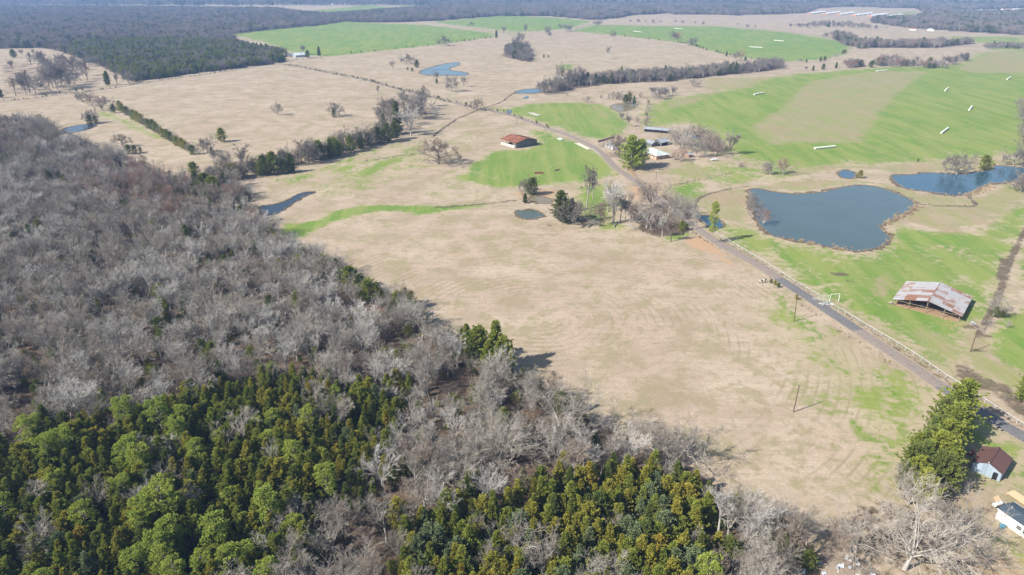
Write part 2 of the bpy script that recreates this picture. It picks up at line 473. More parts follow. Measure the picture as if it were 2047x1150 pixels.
# ------------------------------------------------------------------ the ground: one sheet, finer where it is near
def ground():
    rows = [-900., -300., -60., 20., 60., 80.]
    for py in np.linspace(1290, 5, 500):
        rows.append(g(0, py)[1])
    last = rows[-1]
    rows += list(last * np.array([1.12, 1.3, 1.6, 2.0, 2.6, 3.4]))
    rows = np.array(sorted(rows))
    nc = 600
    u = np.linspace(-1, 1, nc)
    half = 0.92 * np.maximum(rows, 0) + 190
    X = half[:, None] * u[None]
    Y = np.repeat(rows[:, None], nc, 1)
    Q = np.stack([X.ravel(), Y.ravel()], 1)
    n = len(Q)
    C = np.zeros((n, 6), np.float32)     # green, litter, orange, plough, lush, mud
    for P, ch, val, wd in POLY:
        lo, hi = P.min(0) - 2 * wd, P.max(0) + 2 * wd
        m = np.where(((Q > lo) & (Q < hi)).all(1))[0]
        if not len(m):
            continue
        q = Q[m]
        wd = wd * (2.0 if ch in (0, 3) else 1.3)
        d = dist_line(q, P, True) * np.where(inside(q, P), 1, -1)
        C[m, ch] = np.maximum(C[m, ch], val * sstep(-wd, wd, d))
    for P in CLEAR:
        m = inside(Q, P)
        C[m, 1] = 0
    for P, wd, val in MUD:
        P = P if len(P) < 3 else smooth_poly(P, 4, False)
        lo, hi = P.min(0) - 3 * wd, P.max(0) + 3 * wd
        m = np.where(((Q > lo) & (Q < hi)).all(1))[0]
        if len(m):
            d = dist_line(Q[m], P, False)
            C[m, 5] = np.maximum(C[m, 5], val * (1 - sstep(wd * .6, wd * 1.7, d)))
    for P, val in LUSH:
        m = inside(Q, P)
        C[m, 4] = np.maximum(C[m, 4], val)
    Z = np.zeros(n)
    for k, P in POND_W.items():           # the ponds lie in hollows
        lo, hi = P.min(0) - 10, P.max(0) + 10
        m = np.where(((Q > lo) & (Q < hi)).all(1))[0]
        if not len(m):
            continue
        q = Q[m]
        d = dist_line(q, P, True) * np.where(inside(q, P), 1, -1)
        Z[m] = np.minimum(Z[m], -0.9 * sstep(0.3, 4.0, d))
        C[m, 5] = np.maximum(C[m, 5], sstep(-1.6, -0.2, d) * .8)
    nr = len(rows)
    i = np.arange(nr - 1)[:, None] * nc + np.arange(nc - 1)[None]
    quads = np.stack([i, i + 1, i + 1 + nc, i + nc], -1).reshape(-1, 4)
    me = mesh_np('ground', np.column_stack([Q, Z]), quads, smooth=True, mats=[ground_material()])
    for nm, cols in (('cover_a', (0, 1, 2)), ('cover_b', (3, 4, 5))):
        a = me.attributes.new(nm, 'FLOAT_COLOR', 'POINT')
        a.data.foreach_set('color', np.column_stack([C[:, cols], np.ones(n)]).astype(np.float32).ravel())
    o = link('ground', me)
    tag(o, kind='structure')
    return o

def ground_material():
    t = NT('dry_pasture', 0.95)
    P = t.pos()
    green, litter, orange = t.attr('cover_a')
    plough, lush, mudm = t.attr('cover_b')
    n40 = t.noise(P, 0.018, 4, .6)
    n12 = t.noise(P, 0.075, 5, .6, .4)
    n3 = t.noise(P, 0.33, 5, .65, .3)
    n1 = t.noise(P, 1.1, 4, .7)
    nf = t.noise(P, 3.5, 3, .7)
    # streaks left by mowing and by the lie of the grass
    st1 = t.noise(t.mapped(P, (0.045, 0.5, 1), (0, 0, math.radians(56.5))), 1.0, 4, .6, .6)
    st2 = t.noise(t.mapped(P, (0.6, 0.06, 1), (0, 0, math.radians(12))), 1.0, 4, .6, .8)
    ring = t.new('ShaderNodeTexWave', wave_type='RINGS', rings_direction='Z')
    t.put(ring.inputs['Vector'], t.mapped(P, (1, 1, 0), loc=(-10, -215, 0)))
    ring.inputs['Scale'].default_value = 0.105
    ring.inputs['Distortion'].default_value = 3.0
    ring.inputs['Detail'].default_value = 2
    ring.inputs['Detail Scale'].default_value = .12
    # straw pasture
    dry = t.mix(t.step(n12, .3, .7), (.385, .297, .22), (.298, .227, .158))
    dry = t.mix(t.math('MULTIPLY', t.step(n40, .42, .64), .5), dry, (.44, .365, .272))
    dry = t.mix(t.math('MULTIPLY', t.step(st1, .47, .6), .3), dry, (.25, .198, .128))
    dry = t.mix(t.math('MULTIPLY', t.step(n3, .48, .66), .5), dry, (.24, .192, .122))
    dry = t.mix(t.math('MULTIPLY', t.step(n1, .48, .66), .5), dry, (.485, .405, .302))
    dry = t.mix(t.math('MULTIPLY', t.step(nf, .5, .66), .5), dry, (.18, .14, .088))
    tracks = t.math('MULTIPLY', t.step(ring.outputs['Fac'], .7, .98), t.step(t.noise(t.mapped(P, (1, 1, 1), loc=(5, 90, 1)), .028, 3), .5, .62))
    dry = t.mix(t.math('MULTIPLY', tracks, .6), dry, (.22, .175, .11))
    # olive tints where old growth is greening up
    spr = t.math('MULTIPLY', t.step(t.math('ADD', t.math('MULTIPLY', n12, .65), t.math('MULTIPLY', n3, .45)), .53, .64), .55)
    dry = t.mix(spr, dry, (.23, .205, .10))
    bro = t.math('MULTIPLY', t.step(t.noise(t.mapped(P, (1, 1, 1), loc=(70, 30, 9)), .05, 5, .62, .5), .48, .62), .38)
    dry = t.mix(bro, dry, (.265, .206, .138))
    dry = t.mix(t.math('MULTIPLY', t.step(green, .05, .75), .5), dry, (.27, .255, .11))
    # live grass
    gr = t.mix(t.step(n12, .3, .7), (.11, .195, .022), (.165, .232, .034))
    gr = t.mix(t.math('MULTIPLY', lush, .65), gr, t.mix(n3, (.072, .19, .028), (.118, .235, .04)))
    gr = t.mix(t.math('MULTIPLY', t.step(n3, .48, .7), .5), gr, (.09, .14, .028))
    gr = t.mix(t.math('MULTIPLY', t.step(st2, .44, .62), .5), gr, (.21, .225, .07))
    drill = t.noise(t.mapped(P, (0.45, 0.02, 1), (0, 0, math.radians(-20))), 1.0, 3, .6, .2)
    gr = t.mix(t.math('MULTIPLY', t.step(drill, .45, .58), .55), gr, (.17, .205, .05))
    gr = t.mix(t.math('MULTIPLY', t.step(nf, .5, .7), .4), gr, (.08, .115, .026))
    gr = t.mix(t.math('MULTIPLY', t.step(n40, .48, .62), .4), gr, (.205, .225, .06))
    nw = t.noise(t.mapped(P, (1, 1, 1), loc=(13, 57, 3)), .035, 5, .62, .6)
    wob = t.math('ADD', t.math('ADD', t.math('MULTIPLY', t.math('SUBTRACT', n3, .5), 1.7), t.math('MULTIPLY', t.math('SUBTRACT', n1, .5), .9)), t.math('ADD', t.math('MULTIPLY', t.math('SUBTRACT', n12, .5), 1.3), t.math('MULTIPLY', t.math('SUBTRACT', nw, .5), 1.3)))
    sweep = t.noise(t.mapped(P, (0.09, 0.011, 1), (0, 0, math.radians(-22))), 1.0, 4, .6, .6)
    gr = t.mix(t.math('MULTIPLY', t.step(sweep, .46, .6), .45), gr, (.235, .25, .072))
    gr = t.mix(t.math('MULTIPLY', t.step(sweep, .52, .36), .35), gr, (.085, .175, .024))
    gm = t.step(t.math('ADD', green, wob), .32, .74)
    gm = t.math('MULTIPLY', gm, t.step(green, .02, .3))
    col = t.mix(gm, dry, gr)
    # ploughed, thin brown cover
    pl = t.mix(t.step(n12, .35, .7), (.305, .235, .155), (.25, .21, .118))
    pl = t.mix(t.math('MULTIPLY', t.step(st2, .45, .72), .6), pl, (.215, .20, .088))
    pl = t.mix(t.math('MULTIPLY', t.step(n3, .5, .75), .4), pl, (.36, .285, .2))
    row = t.noise(t.mapped(P, (0.7, 0.03, 1), (0, 0, math.radians(-27))), 1.0, 3, .6, .3)
    pl = t.mix(t.math('MULTIPLY', t.step(row, .45, .56), .7), pl, (.195, .215, .07))
    wide = t.noise(t.mapped(P, (0.075, 0.012, 1), (0, 0, math.radians(-24))), 1.0, 4, .6, .5)
    pl = t.mix(t.math('MULTIPLY', t.step(wide, .47, .62), .45), pl, (.20, .23, .06))
    pl = t.mix(t.math('MULTIPLY', t.step(nw, .52, .66), .5), pl, (.31, .20, .135))
    pm = t.step(t.math('ADD', plough, t.math('MULTIPLY', wob, .7)), .36, .7)
    pm = t.math('MULTIPLY', pm, t.math('MULTIPLY', t.step(plough, .02, .25), .84))
    col = t.mix(pm, col, pl)
    og = t.mix(n1, (.34, .215, .12), (.385, .27, .17))
    om = t.math('MULTIPLY', t.step(t.math('ADD', orange, wob), .42, .72), t.step(orange, .02, .2))
    col = t.mix(om, col, og)
    lt = t.mix(t.step(n1, .35, .7), (.125, .09, .06), (.068, .048, .033))  # leaf litter, darkened so the gaps in the wood look shaded
    lt = t.mix(t.math('MULTIPLY', t.step(n3, .55, .75), .45), lt, (.18, .13, .088))
    lm = t.math('MULTIPLY', t.step(t.math('ADD', litter, t.math('MULTIPLY', wob, .7)), .4, .7), t.step(litter, .02, .2))
    col = t.mix(lm, col, lt)
    md = t.mix(n1, (.07, .05, .034), (.135, .10, .068))
    mm = t.math('MULTIPLY', t.step(t.math('ADD', mudm, t.math('MULTIPLY', wob, .55)), .35, .7), t.step(mudm, .02, .2))
    col = t.mix(t.math('MULTIPLY', mm, .9), col, md)
    t.base(col)
    h = t.math('ADD', t.math('MULTIPLY', nf, .3), t.math('ADD', t.math('MULTIPLY', n1, .5), t.math('MULTIPLY', n3, .35)))
    t.bump(h, .7, .35)
    return t.m

GROUND = ground()

# ------------------------------------------------------------------ water
def water_material(name, deep, rough=.06):
    t = NT(name, rough)
    P = t.pos()
    t.base(t.mix(t.noise(P, .05, 3), deep, tuple(c * 1.35 for c in deep)))
    t.b.inputs['IOR'].default_value = 1.33
    t.b.inputs['Specular IOR Level'].default_value = .5
    gust = t.step(t.noise(t.mapped(P, (.02, .05, 1), (0, 0, .5)), 1.0, 4, .6, .8), .4, .62)
    t.put(t.b.inputs['Roughness'], t.math('ADD', rough * .6, t.math('MULTIPLY', gust, .14)))
    t.bump(t.math('ADD', t.noise(P, .9, 3), t.math('MULTIPLY', t.noise(P, 3.2, 2), .4)), .2, .12)
    return t.m
W_BLUE = water_material('pond_water', (.056, .08, .077))
W_DARK = water_material('creek_water', (.02, .028, .04))
W_BROWN = water_material('muddy_water', (.155, .125, .075), .12)
W_POND2 = water_material('clear_pond_water', (.028, .065, .09))
BANK = NT('pond_bank_mud', .95)
_p = BANK.pos()
BANK.base(BANK.mix(BANK.step(BANK.noise(_p, .9, 4), .35, .65), (.07, .05, .033), (.19, .14, .09)))
BANK.bump(BANK.noise(_p, 2.2, 3), .8, .3)
BANK = BANK.m
def pond(key, mat, bank=1.6, level=-.12):
    P = POND_W[key]
    n = len(P)
    j = np.random.default_rng(len(key) + n)
    ctr = P.mean(0)
    nx = np.roll(P, -1, 0) - np.roll(P, 1, 0)
    nx = np.stack([nx[:, 1], -nx[:, 0]], 1)
    nx /= np.linalg.norm(nx, axis=1)[:, None] + 1e-9
    area = 0.5 * np.sum(P[:, 0] * np.roll(P[:, 1], -1) - np.roll(P[:, 0], -1) * P[:, 1])
    if area < 0:
        nx = -nx
    P = P + nx * j.normal(0, .22, (n, 1))
    me = bpy.data.meshes.new('pond')
    me.from_pydata([(x, y, .03) for x, y in P], [], [tuple(range(n)) if area > 0 else tuple(range(n))[::-1]])
    me.materials.append(mat)
    o = tag(link('pond', me), kind='structure')
    # a low mud rim round the water, just proud of the ground
    if bank:
        wd = bank * (.35 + 1.3 * j.random((n, 1)) ** 1.5)
        a, b, c = P - nx * .25, P + nx * wd * .45, P + nx * wd
        V = np.concatenate([np.column_stack([a, np.full(n, -.06)]), np.column_stack([b, np.full(n, .17) + j.normal(0, .03, n)]), np.column_stack([c, np.full(n, -.03)])])
        i = np.arange(n)
        k = (i + 1) % n
        q = np.concatenate([np.stack([i, i + n, k + n, k], 1), np.stack([i + n, i + 2 * n, k + 2 * n, k + n], 1)])
        if area > 0:
            q = q[:, ::-1]
        link('bank', mesh_np('bank', V, q, mats=[BANK], smooth=True), o)
    return o
pond('big', W_BLUE, 2.3); pond('east', W_POND2, 2.5); pond('tiny', W_POND2, 1.2)
pond('north', W_POND2, 2.0); pond('creek', W_POND2, 1.2); pond('brown', W_BROWN, 1.0); pond('west', W_DARK, 1.2)
pond('oxbow', W_DARK, .9); pond('field', water_material('murky_water', (.062, .078, .058)), .9); pond('grove', W_BROWN, .8); pond('roadside', W_POND2, .7)
pond('seep', W_POND2, 0); pond('puddle', W_POND2, 0)

# ------------------------------------------------------------------ roads
def road_material():
    t = NT('chip_seal_road', .92)
    P = t.pos()
    uv = t.new('ShaderNodeUVMap', uv_map='UVMap').outputs[0]
    sp = t.new('ShaderNodeSeparateXYZ')
    t.put(sp.inputs[0], uv)
    across, along = sp.outputs[0], sp.outputs[1]
    asp = t.new('ShaderNodeAttribute', attribute_name='tar').outputs['Fac']
    n = t.noise(P, 1.4, 4)
    streak = t.noise(t.mapped(uv, (9, .12, 1)), 1.0, 4, .6, .2)
    gravel = t.mix(t.step(n, .3, .7), (.198, .16, .134), (.262, .218, .182))
    gravel = t.mix(t.math('MULTIPLY', t.step(streak, .5, .7), .7), gravel, (.148, .122, .105))
    tarc = t.mix(t.step(n, .3, .7), (.12, .116, .116), (.16, .155, .152))
    tarc = t.mix(t.math('MULTIPLY', t.step(streak, .5, .7), .6), tarc, (.092, .09, .092))
    tm = t.step(t.math('ADD', asp, t.math('MULTIPLY', t.math('SUBTRACT', t.noise(P, .25, 3), .5), .7)), .3, .7)
    col = t.mix(tm, gravel, tarc)
    # dusty shoulders
    e = t.math('ABSOLUTE', t.math('SUBTRACT', across, .5))
    em = t.step(t.math('ADD', e, t.math('MULTIPLY', t.math('SUBTRACT', n, .5), .22)), .36, .47)
    col = t.mix(em, col, (.31, .242, .165))
    t.base(col)
    t.bump(t.noise(P, 6, 3), .5, .05)
    return t.m
ROADM = road_material()
def road(name, pts, width, tar=None, mat=None, z=.02):
    P = smooth_poly(gp(pts), 8, False)
    d = np.gradient(P, axis=0)
    d /= np.linalg.norm(d, axis=1)[:, None]
    nrm = np.stack([-d[:, 1], d[:, 0]], 1)
    s = np.concatenate([[0], np.cumsum(np.linalg.norm(np.diff(P, axis=0), axis=1))])
    k = 7
    off = np.linspace(-.5, .5, k)
    crown = .10 * (1 - (2 * off) ** 2)
    j = np.random.default_rng(5).normal(0, .18, (len(P), 2))
    V, UV, T = [], [], []
    for i in range(len(P)):
        for q in range(k):
            o = off[q] * width
            if q == 0: o -= abs(j[i, 0])
            if q == k - 1: o += abs(j[i, 1])
            V.append((*(P[i] + nrm[i] * o), z + crown[q]))
            UV.append((off[q] + .5, s[i]))
            T.append(tar(P[i]) if tar else 0.0)
    idx = np.arange(len(P) - 1)[:, None] * k + np.arange(k - 1)[None]
    q = np.stack([idx, idx + k, idx + k + 1, idx + 1], -1).reshape(-1, 4)[:, ::-1]
    me = mesh_np(name, V, q, mats=[mat or ROADM], smooth=True)
    uvl = me.uv_layers.new(name='UVMap')
    vi = np.zeros(len(me.loops), np.int32)
    me.loops.foreach_get('vertex_index', vi)
    uvl.data.foreach_set('uv', np.array(UV, np.float32)[vi].ravel())
    a = me.attributes.new('tar', 'FLOAT', 'POINT')
    a.data.foreach_set('value', np.array(T, np.float32))
    return tag(link(name, me), kind='structure')
def tar_amount(p):
    y = p[1]
    if y < 172: return 1.0
    if 208 < y < 252: return .9
    if y < 208: return .15
    return .12 if y < 420 else .25
road('road', ROAD_MAIN, 5.6, tar_amount)
road('road', ROAD_WEST, 5.0, lambda p: .2, z=.035)
road('road', ROAD_FAR, 7.0, lambda p: .0)
road('road', ROAD_TOWN, 14.0, lambda p: .0)
road('road', ROAD_EAST, 7.0, lambda p: .2)
def drive(pts, width, col, name='path'):
    t = NT('packed_dirt', .95)
    P = t.pos()
    t.base(t.mix(t.step(t.noise(P, .7, 4), .35, .65), col, tuple(c * .78 for c in col)))
    t.bump(t.noise(P, 3, 3), .5, .1)
    return road(name, pts, width, mat=t.m, z=.045)
drive([(1214,314),(1228,312),(1245,318),(1258,326)], 3.4, (.27, .21, .16))
drive([(1270,352),(1258,336),(1246,326)], 2.6, (.30, .20, .125))
# ------------------------------------------------------------------ tree materials
def bark(name, a, b):
    t = NT(name, .95)
    r = t.rand()
    c = t.mix(t.noise(t.mapped(t.pos(), (3, 3, .8)), 1.0, 3), a, b)
    t.base(t.scale_col(c, t.math('ADD', .75, t.math('MULTIPLY', r, .5))))
    return t.m
def twig(name, a, b, lo=.78, hi=1.25):
    t = NT(name, .95)
    r = t.rand()
    c = t.mix(r, a, b)
    t.base(t.scale_col(c, t.math('ADD', lo, t.math('MULTIPLY', t.noise(t.pos(), .35, 2), hi - lo))))
    return t.m
def leafm(name, a, b, tip, tipamt=.5):
    t = NT(name, .75)
    r = t.rand()
    P = t.pos()
    c = t.mix(r, a, b)
    n = t.noise(P, .55, 3)
    c = t.mix(t.math('MULTIPLY', t.step(n, .45, .72), tipamt), c, tip)
    c = t.scale_col(c, t.math('ADD', .72, t.math('MULTIPLY', t.noise(P, 2.3, 2), .56)))
    t.base(c)
    # thin sprays let some light through
    tr = t.new('ShaderNodeBsdfTranslucent')
    t.put(tr.inputs['Color'], c)
    ms = t.new('ShaderNodeMixShader')
    ms.inputs[0].default_value = .3
    out = t.n['Material Output']
    t.l.new(t.b.outputs[0], ms.inputs[1])
    t.l.new(tr.outputs[0], ms.inputs[2])
    t.l.new(ms.outputs[0], out.inputs['Surface'])
    return t.m
BARK = bark('grey_bark', (.27, .242, .21), (.40, .365, .325))
BARK_D = bark('dark_bark', (.11, .09, .075), (.18, .15, .125))
BARK_W = bark('pale_bark', (.25, .232, .208), (.36, .34, .31))
TWIG = {'grey': twig('grey_twigs', (.235, .208, .172), (.335, .30, .255)),
        'field': twig('dark_grey_twigs', (.165, .146, .125), (.235, .21, .18)),  # darker copy of the grey, paints in self-shadowing of distant crowns
        'pale': twig('pale_twigs', (.37, .345, .31), (.47, .445, .405)),
        'brown': twig('brown_twigs', (.19, .15, .12), (.26, .205, .16)),
        'russet': twig('russet_twigs', (.27, .16, .118), (.29, .20, .16))}
LEAF = {'green': leafm('green_cedar_foliage', (0.209, 0.251, 0.042), (0.275, 0.303, 0.051), (0.440, 0.429, 0.086)),
        'olive': leafm('olive_cedar_foliage', (0.286, 0.284, 0.046), (0.352, 0.325, 0.053), (0.517, 0.468, 0.088)),
        'dark': leafm('dark_cedar_foliage', (0.127, 0.165, 0.040), (0.171, 0.200, 0.048), (0.270, 0.275, 0.064)),
        'blue': leafm('blue_cedar_foliage', (0.187, 0.237, 0.116), (0.220, 0.264, 0.127), (0.297, 0.330, 0.149), .4),
        'lime': leafm('pine_needles', (0.286, 0.358, 0.062), (0.352, 0.402, 0.070), (0.550, 0.572, 0.132)),
        'bronze': leafm('bronze_cedar_foliage', (0.352, 0.295, 0.046), (0.385, 0.314, 0.051), (0.528, 0.418, 0.072))}

# ------------------------------------------------------------------ tree shapes
def tubes(P, R, s):
    """P (n,k,3) polylines, R (n,k) radii -> vertices, quads"""
    n, k, _ = P.shape
    D = P[:, -1] - P[:, 0]
    D = D / (np.linalg.norm(D, axis=1)[:, None] + 1e-9)
    ref = np.where(np.abs(D[:, 2:3]) < .9, np.array([[0, 0, 1.]]), np.array([[1., 0, 0]]))
    A = np.cross(D, ref)
    A /= np.linalg.norm(A, axis=1)[:, None] + 1e-9
    B = np.cross(D, A)
    th = np.arange(s) * 2 * np.pi / s
    ring = np.cos(th)[None, :, None] * A[:, None] + np.sin(th)[None, :, None] * B[:, None]
    V = P[:, :, None] + R[:, :, None, None] * ring[:, None]
    V = V.reshape(-1, 3)
    base = (np.arange(n) * k * s)[:, None, None] + (np.arange(k - 1) * s)[None, :, None] + np.arange(s)[None, None]
    nx = (np.arange(n) * k * s)[:, None, None] + (np.arange(k - 1) * s)[None, :, None] + ((np.arange(s) + 1) % s)[None, None]
    q = np.stack([base, nx, nx + s, base + s], -1).reshape(-1, 4)
    return V, q

def grow(r, P0, D0, L, rad, k, wob, up):
    """n polylines of k points from P0 along D0"""
    n = len(P0)
    P = np.zeros((n, k, 3))
    P[:, 0] = P0
    d = D0.copy()
    st = L / (k - 1)
    for i in range(1, k):
        d = d + r.normal(0, wob, (n, 3)) + np.array([0, 0, up])
        d /= np.linalg.norm(d, axis=1)[:, None]
        P[:, i] = P[:, i - 1] + d * st[:, None]
    R = rad[:, None] * np.linspace(1, .45, k)[None]
    return P, R

def kids(r, P, R, L, m, tmin, ang, lf, rf):
    """m children along each polyline"""
    n, k, _ = P.shape
    t = r.uniform(tmin, 1, (n, m))
    t[:, 0] = 1.0
    f = t * (k - 1)
    i = np.minimum(f.astype(int), k - 2)
    w_ = f - i
    ar = np.arange(n)[:, None]
    p = P[ar, i] * (1 - w_[..., None]) + P[ar, i + 1] * w_[..., None]
    rr = R[ar, i] * (1 - w_) + R[ar, i + 1] * w_
    d = P[ar, i + 1] - P[ar, i]
    d /= np.linalg.norm(d, axis=2)[..., None] + 1e-9
    rv = r.normal(0, 1, (n, m, 3))
    rv -= (rv * d).sum(2)[..., None] * d
    rv /= np.linalg.norm(rv, axis=2)[..., None]
    a = np.radians(r.normal(ang, ang * .3, (n, m)))[..., None]
    d = d * np.cos(a) + rv * np.sin(a)
    l = (L[:, None] * r.uniform(lf * .7, lf * 1.3, (n, m))) * (1.1 - .35 * t)
    return p.reshape(-1, 3), d.reshape(-1, 3), l.ravel(), (rr * rf).ravel()

def bare_shape(seed, form, fat=1.0):
    """unit-height leafless tree: (trunk V,q), (crown V,q)"""
    r = np.random.default_rng(seed)
    H = 12.0
    if form == 'upright':      # tall woodland tree, branches sweeping up
        tl, nl, l1, a1, up1, n2, n3, n4, a2 = .62 * H, 12, .36 * H, 34, .16, 4, 4, 8, 30
    elif form == 'vase':       # fan of upright stems
        tl, nl, l1, a1, up1, n2, n3, n4, a2 = .26 * H, 10, .56 * H, 27, .07, 5, 4, 8, 28
    elif form == 'oak':        # wide crown, heavy crooked limbs
        tl, nl, l1, a1, up1, n2, n3, n4, a2 = .20 * H, 11, .50 * H, 50, .10, 6, 5, 7, 42
    else:                      # shrub
        tl, nl, l1, a1, up1, n2, n3, n4, a2 = .07 * H, 13, .68 * H, 36, .06, 4, 4, 8, 30
    wob = .26 if form == 'oak' else .09
    P0, R0 = grow(r, np.zeros((1, 3)), np.array([[r.normal(0, .06), r.normal(0, .06), 1.]]), np.array([tl]), np.array([.026 * H if form != 'oak' else .024 * H]), 6, .05, .1)
    P0[:, 0, 2] -= .3
    p, d, l, rd = kids(r, P0, R0, np.array([l1]), nl, .35 if form == 'upright' else .55, a1, 1.0, .62 if form != 'oak' else .58)
    P1, R1 = grow(r, p, d, l, rd, 6, wob, up1)
    p, d, l, rd = kids(r, P1, R1, l, n2, .25, a2, .52, .6)
    P2, R2 = grow(r, p, d, l, rd, 4, wob * 1.1, .06)
    p, d, l, rd = kids(r, P2, R2, l, n3, .2, a2, .55, .62)
    P3, R3 = grow(r, p, d, l, rd, 3, .12, .04)
    p, d, l, rd = kids(r, P3, R3, l, n4, .15, a2 + 4, .62, .7)
    P4, R4 = grow(r, p, d, np.maximum(l, .5), rd, 2, .12, .02)
    top = max(P4[..., 2].max(), P3[..., 2].max())
    s = 1.0 / top
    def pack(lst):
        Vs, Qs, o = [], [], 0
        for P, R, sd, mn in lst:
            V, q = tubes(P * s, np.maximum(R, mn * fat) * s, sd)
            Vs.append(V); Qs.append(q + o); o += len(V)
        return np.concatenate(Vs), np.concatenate(Qs)
    return pack([(P0, R0, 7, 0), (P1, R1, 5, .035)]), pack([(P2, R2 * .8, 4, .021), (P3, R3 * .8, 3, .016), (P4, R4 * .8, 3, .0138)])

def sprays(r, P, A, ln, wd, m, spread):
    """m folded leaf sprays at each point P fanning about axis A"""
    n = len(P)
    P = np.repeat(P, m, 0)
    A = np.repeat(A, m, 0) + r.normal(0, spread, (n * m, 3))
    A /= np.linalg.norm(A, axis=1)[:, None]
    N = len(P)
    side = np.cross(A, r.normal(0, 1, (N, 3)))
    side /= np.linalg.norm(side, axis=1)[:, None] + 1e-9
    nn = np.cross(A, side)
    l = ln * r.uniform(.65, 1.35, (N, 1))
    w_ = wd * r.uniform(.7, 1.3, (N, 1))
    b = P - A * l * .15
    tip = P + A * l * .85 - np.array([0, 0, 1.]) * l * .08
    m1 = P + A * l * .3 + side * w_ + nn * w_ * .45
    m2 = P + A * l * .3 - side * w_ + nn * w_ * .45
    V = np.stack([b, m1, tip, m2], 1).reshape(-1, 3)
    i = np.arange(N) * 4
    T = np.concatenate([np.stack([i, i + 1, i + 2], 1), np.stack([i, i + 2, i + 3], 1)])
    return V, T

def cedar_shape(seed, form):
    """unit-height evergreen: trunk (V,q), crown (V,tris)"""
    r = np.random.default_rng(seed)
    H = 9.0
    nb = 165
    R0 = {'cone': 2.3, 'broad': 3.1, 'column': 1.75, 'bush': 4.0}[form]
    t = np.sort(r.uniform(.05 if form != 'bush' else 0, 1, nb))
    if form == 'cone':
        prof = (1 - t) ** .8 * np.minimum(1, .45 + t * 2.2)
    elif form == 'column':
        prof = (1 - t ** 2.2) ** .8 * np.minimum(1, .55 + t * 1.6)
    else:
        prof = (1 - t ** 2.0) ** .75 * np.minimum(1, .5 + t * 2.0)
    lob = 1 + .42 * np.sin(np.arange(nb) * 2.4 * 3 + r.uniform(0, 6)) * r.uniform(0, 1, nb)
    L = R0 * prof * lob * r.uniform(.62, 1.18, nb) + .25
    az = np.arange(nb) * 2.39996 + r.normal(0, .35, nb)
    el = np.radians(8 + 50 * t + r.normal(0, 9, nb))
    D = np.stack([np.cos(az) * np.cos(el), np.sin(az) * np.cos(el), np.sin(el)], 1)
    z0 = t * H * .93
    lean = r.normal(0, .03, 2)
    B = np.stack([lean[0] * z0, lean[1] * z0, z0], 1)
    pts, ax = [], []
    for f in (.34, .52, .68, .82, .95):
        q = B + D * (L * f)[:, None] + r.normal(0, .12, (nb, 3))
        q[:, 2] += .10 * (L * f) ** 1.2 - .02
        pts.append(q)
        a = D * 1.0 + np.array([0, 0, .55]) + r.normal(0, .15, (nb, 3))
        ax.append(a / np.linalg.norm(a, axis=1)[:, None])
    P, A = np.concatenate(pts), np.concatenate(ax)
    V, T = sprays(r, P, A, .52, .115, 8, .46)
    top = V[:, 2].max()
    P0 = np.linspace([0, 0, -.3], [lean[0] * H, lean[1] * H, H * .88], 6)[None]
    TV, TQ = tubes(P0 / top, (np.array([[.17, .15, .12, .09, .06, .02]])) / top, 6)
    return (TV, TQ), (V / top, T)

def pine_shape(seed):
    r = np.random.default_rng(seed)
    H = 13.0
    nb = 42
    t = np.sort(r.uniform(.22, .97, nb))
    L = (2.9 * np.sqrt(np.clip(1 - ((t - .52) / .5) ** 2, .05, 1))) * r.uniform(.5, 1.05, nb)
    az = np.arange(nb) * 2.39996 + r.normal(0, .3, nb)
    C = np.stack([np.cos(az) * L, np.sin(az) * L, t * H + .15 * L], 1)
    pts, ax = [], []
    for c, l in zip(C, L):
        m = 30
        d = r.normal(0, 1, (m, 3))
        d[:, 2] = np.abs(d[:, 2]) * .9 + .05
        d /= np.linalg.norm(d, axis=1)[:, None]
        rad = r.uniform(.75, 1.2)
        pts.append(c + d * np.array([1, 1, .75]) * rad * r.uniform(.55, 1, (m, 1)))
        ax.append(d + np.array([0, 0, .4]))
    P, A = np.concatenate(pts), np.concatenate(ax)
    A /= np.linalg.norm(A, axis=1)[:, None]
    V, T = sprays(r, P, A, .46, .10, 6, .6)
    top = V[:, 2].max()
    P0 = np.linspace([0, 0, -.3], [0, 0, H * .93], 6)[None]
    TV, TQ = tubes(P0 / top, np.array([[.22, .19, .16, .12, .08, .03]]) / top, 7)
    PB = np.stack([np.stack([np.zeros(nb), np.zeros(nb), C[:, 2] - .5 * L], 1), C], 1)
    BV, BQ = tubes(PB / top, np.repeat([[.07, .03]], nb, 0) / top, 4)
    return (np.concatenate([TV, BV]), np.concatenate([TQ, BQ + len(TV)])), (V / top, T)

SHAPES = {}
def reg(key, sh, bk, lf, tri):
    (tv, tq), (cv, cf) = sh
    tm = mesh_np('trunk', tv, tq, mats=[bk], smooth=True)
    cm = mesh_np('crown', cv, None if tri else cf, cf if tri else None, mats=[lf])
    nv = len(tv)
    if tri:
        both = mesh_np('whole', np.concatenate([tv, cv]), tq, cf + nv, mats=[bk, lf], mat_q=np.zeros(len(tq)), mat_t=np.ones(len(cf)))
    else:
        both = mesh_np('whole', np.concatenate([tv, cv]), np.concatenate([tq, cf + nv]), mats=[bk, lf], mat_q=np.concatenate([np.zeros(len(tq)), np.ones(len(cf))]))
    r = float(np.percentile(np.hypot(cv[:, 0], cv[:, 1]), 96))
    SHAPES.setdefault(key, []).append((tm, cm, both, r))

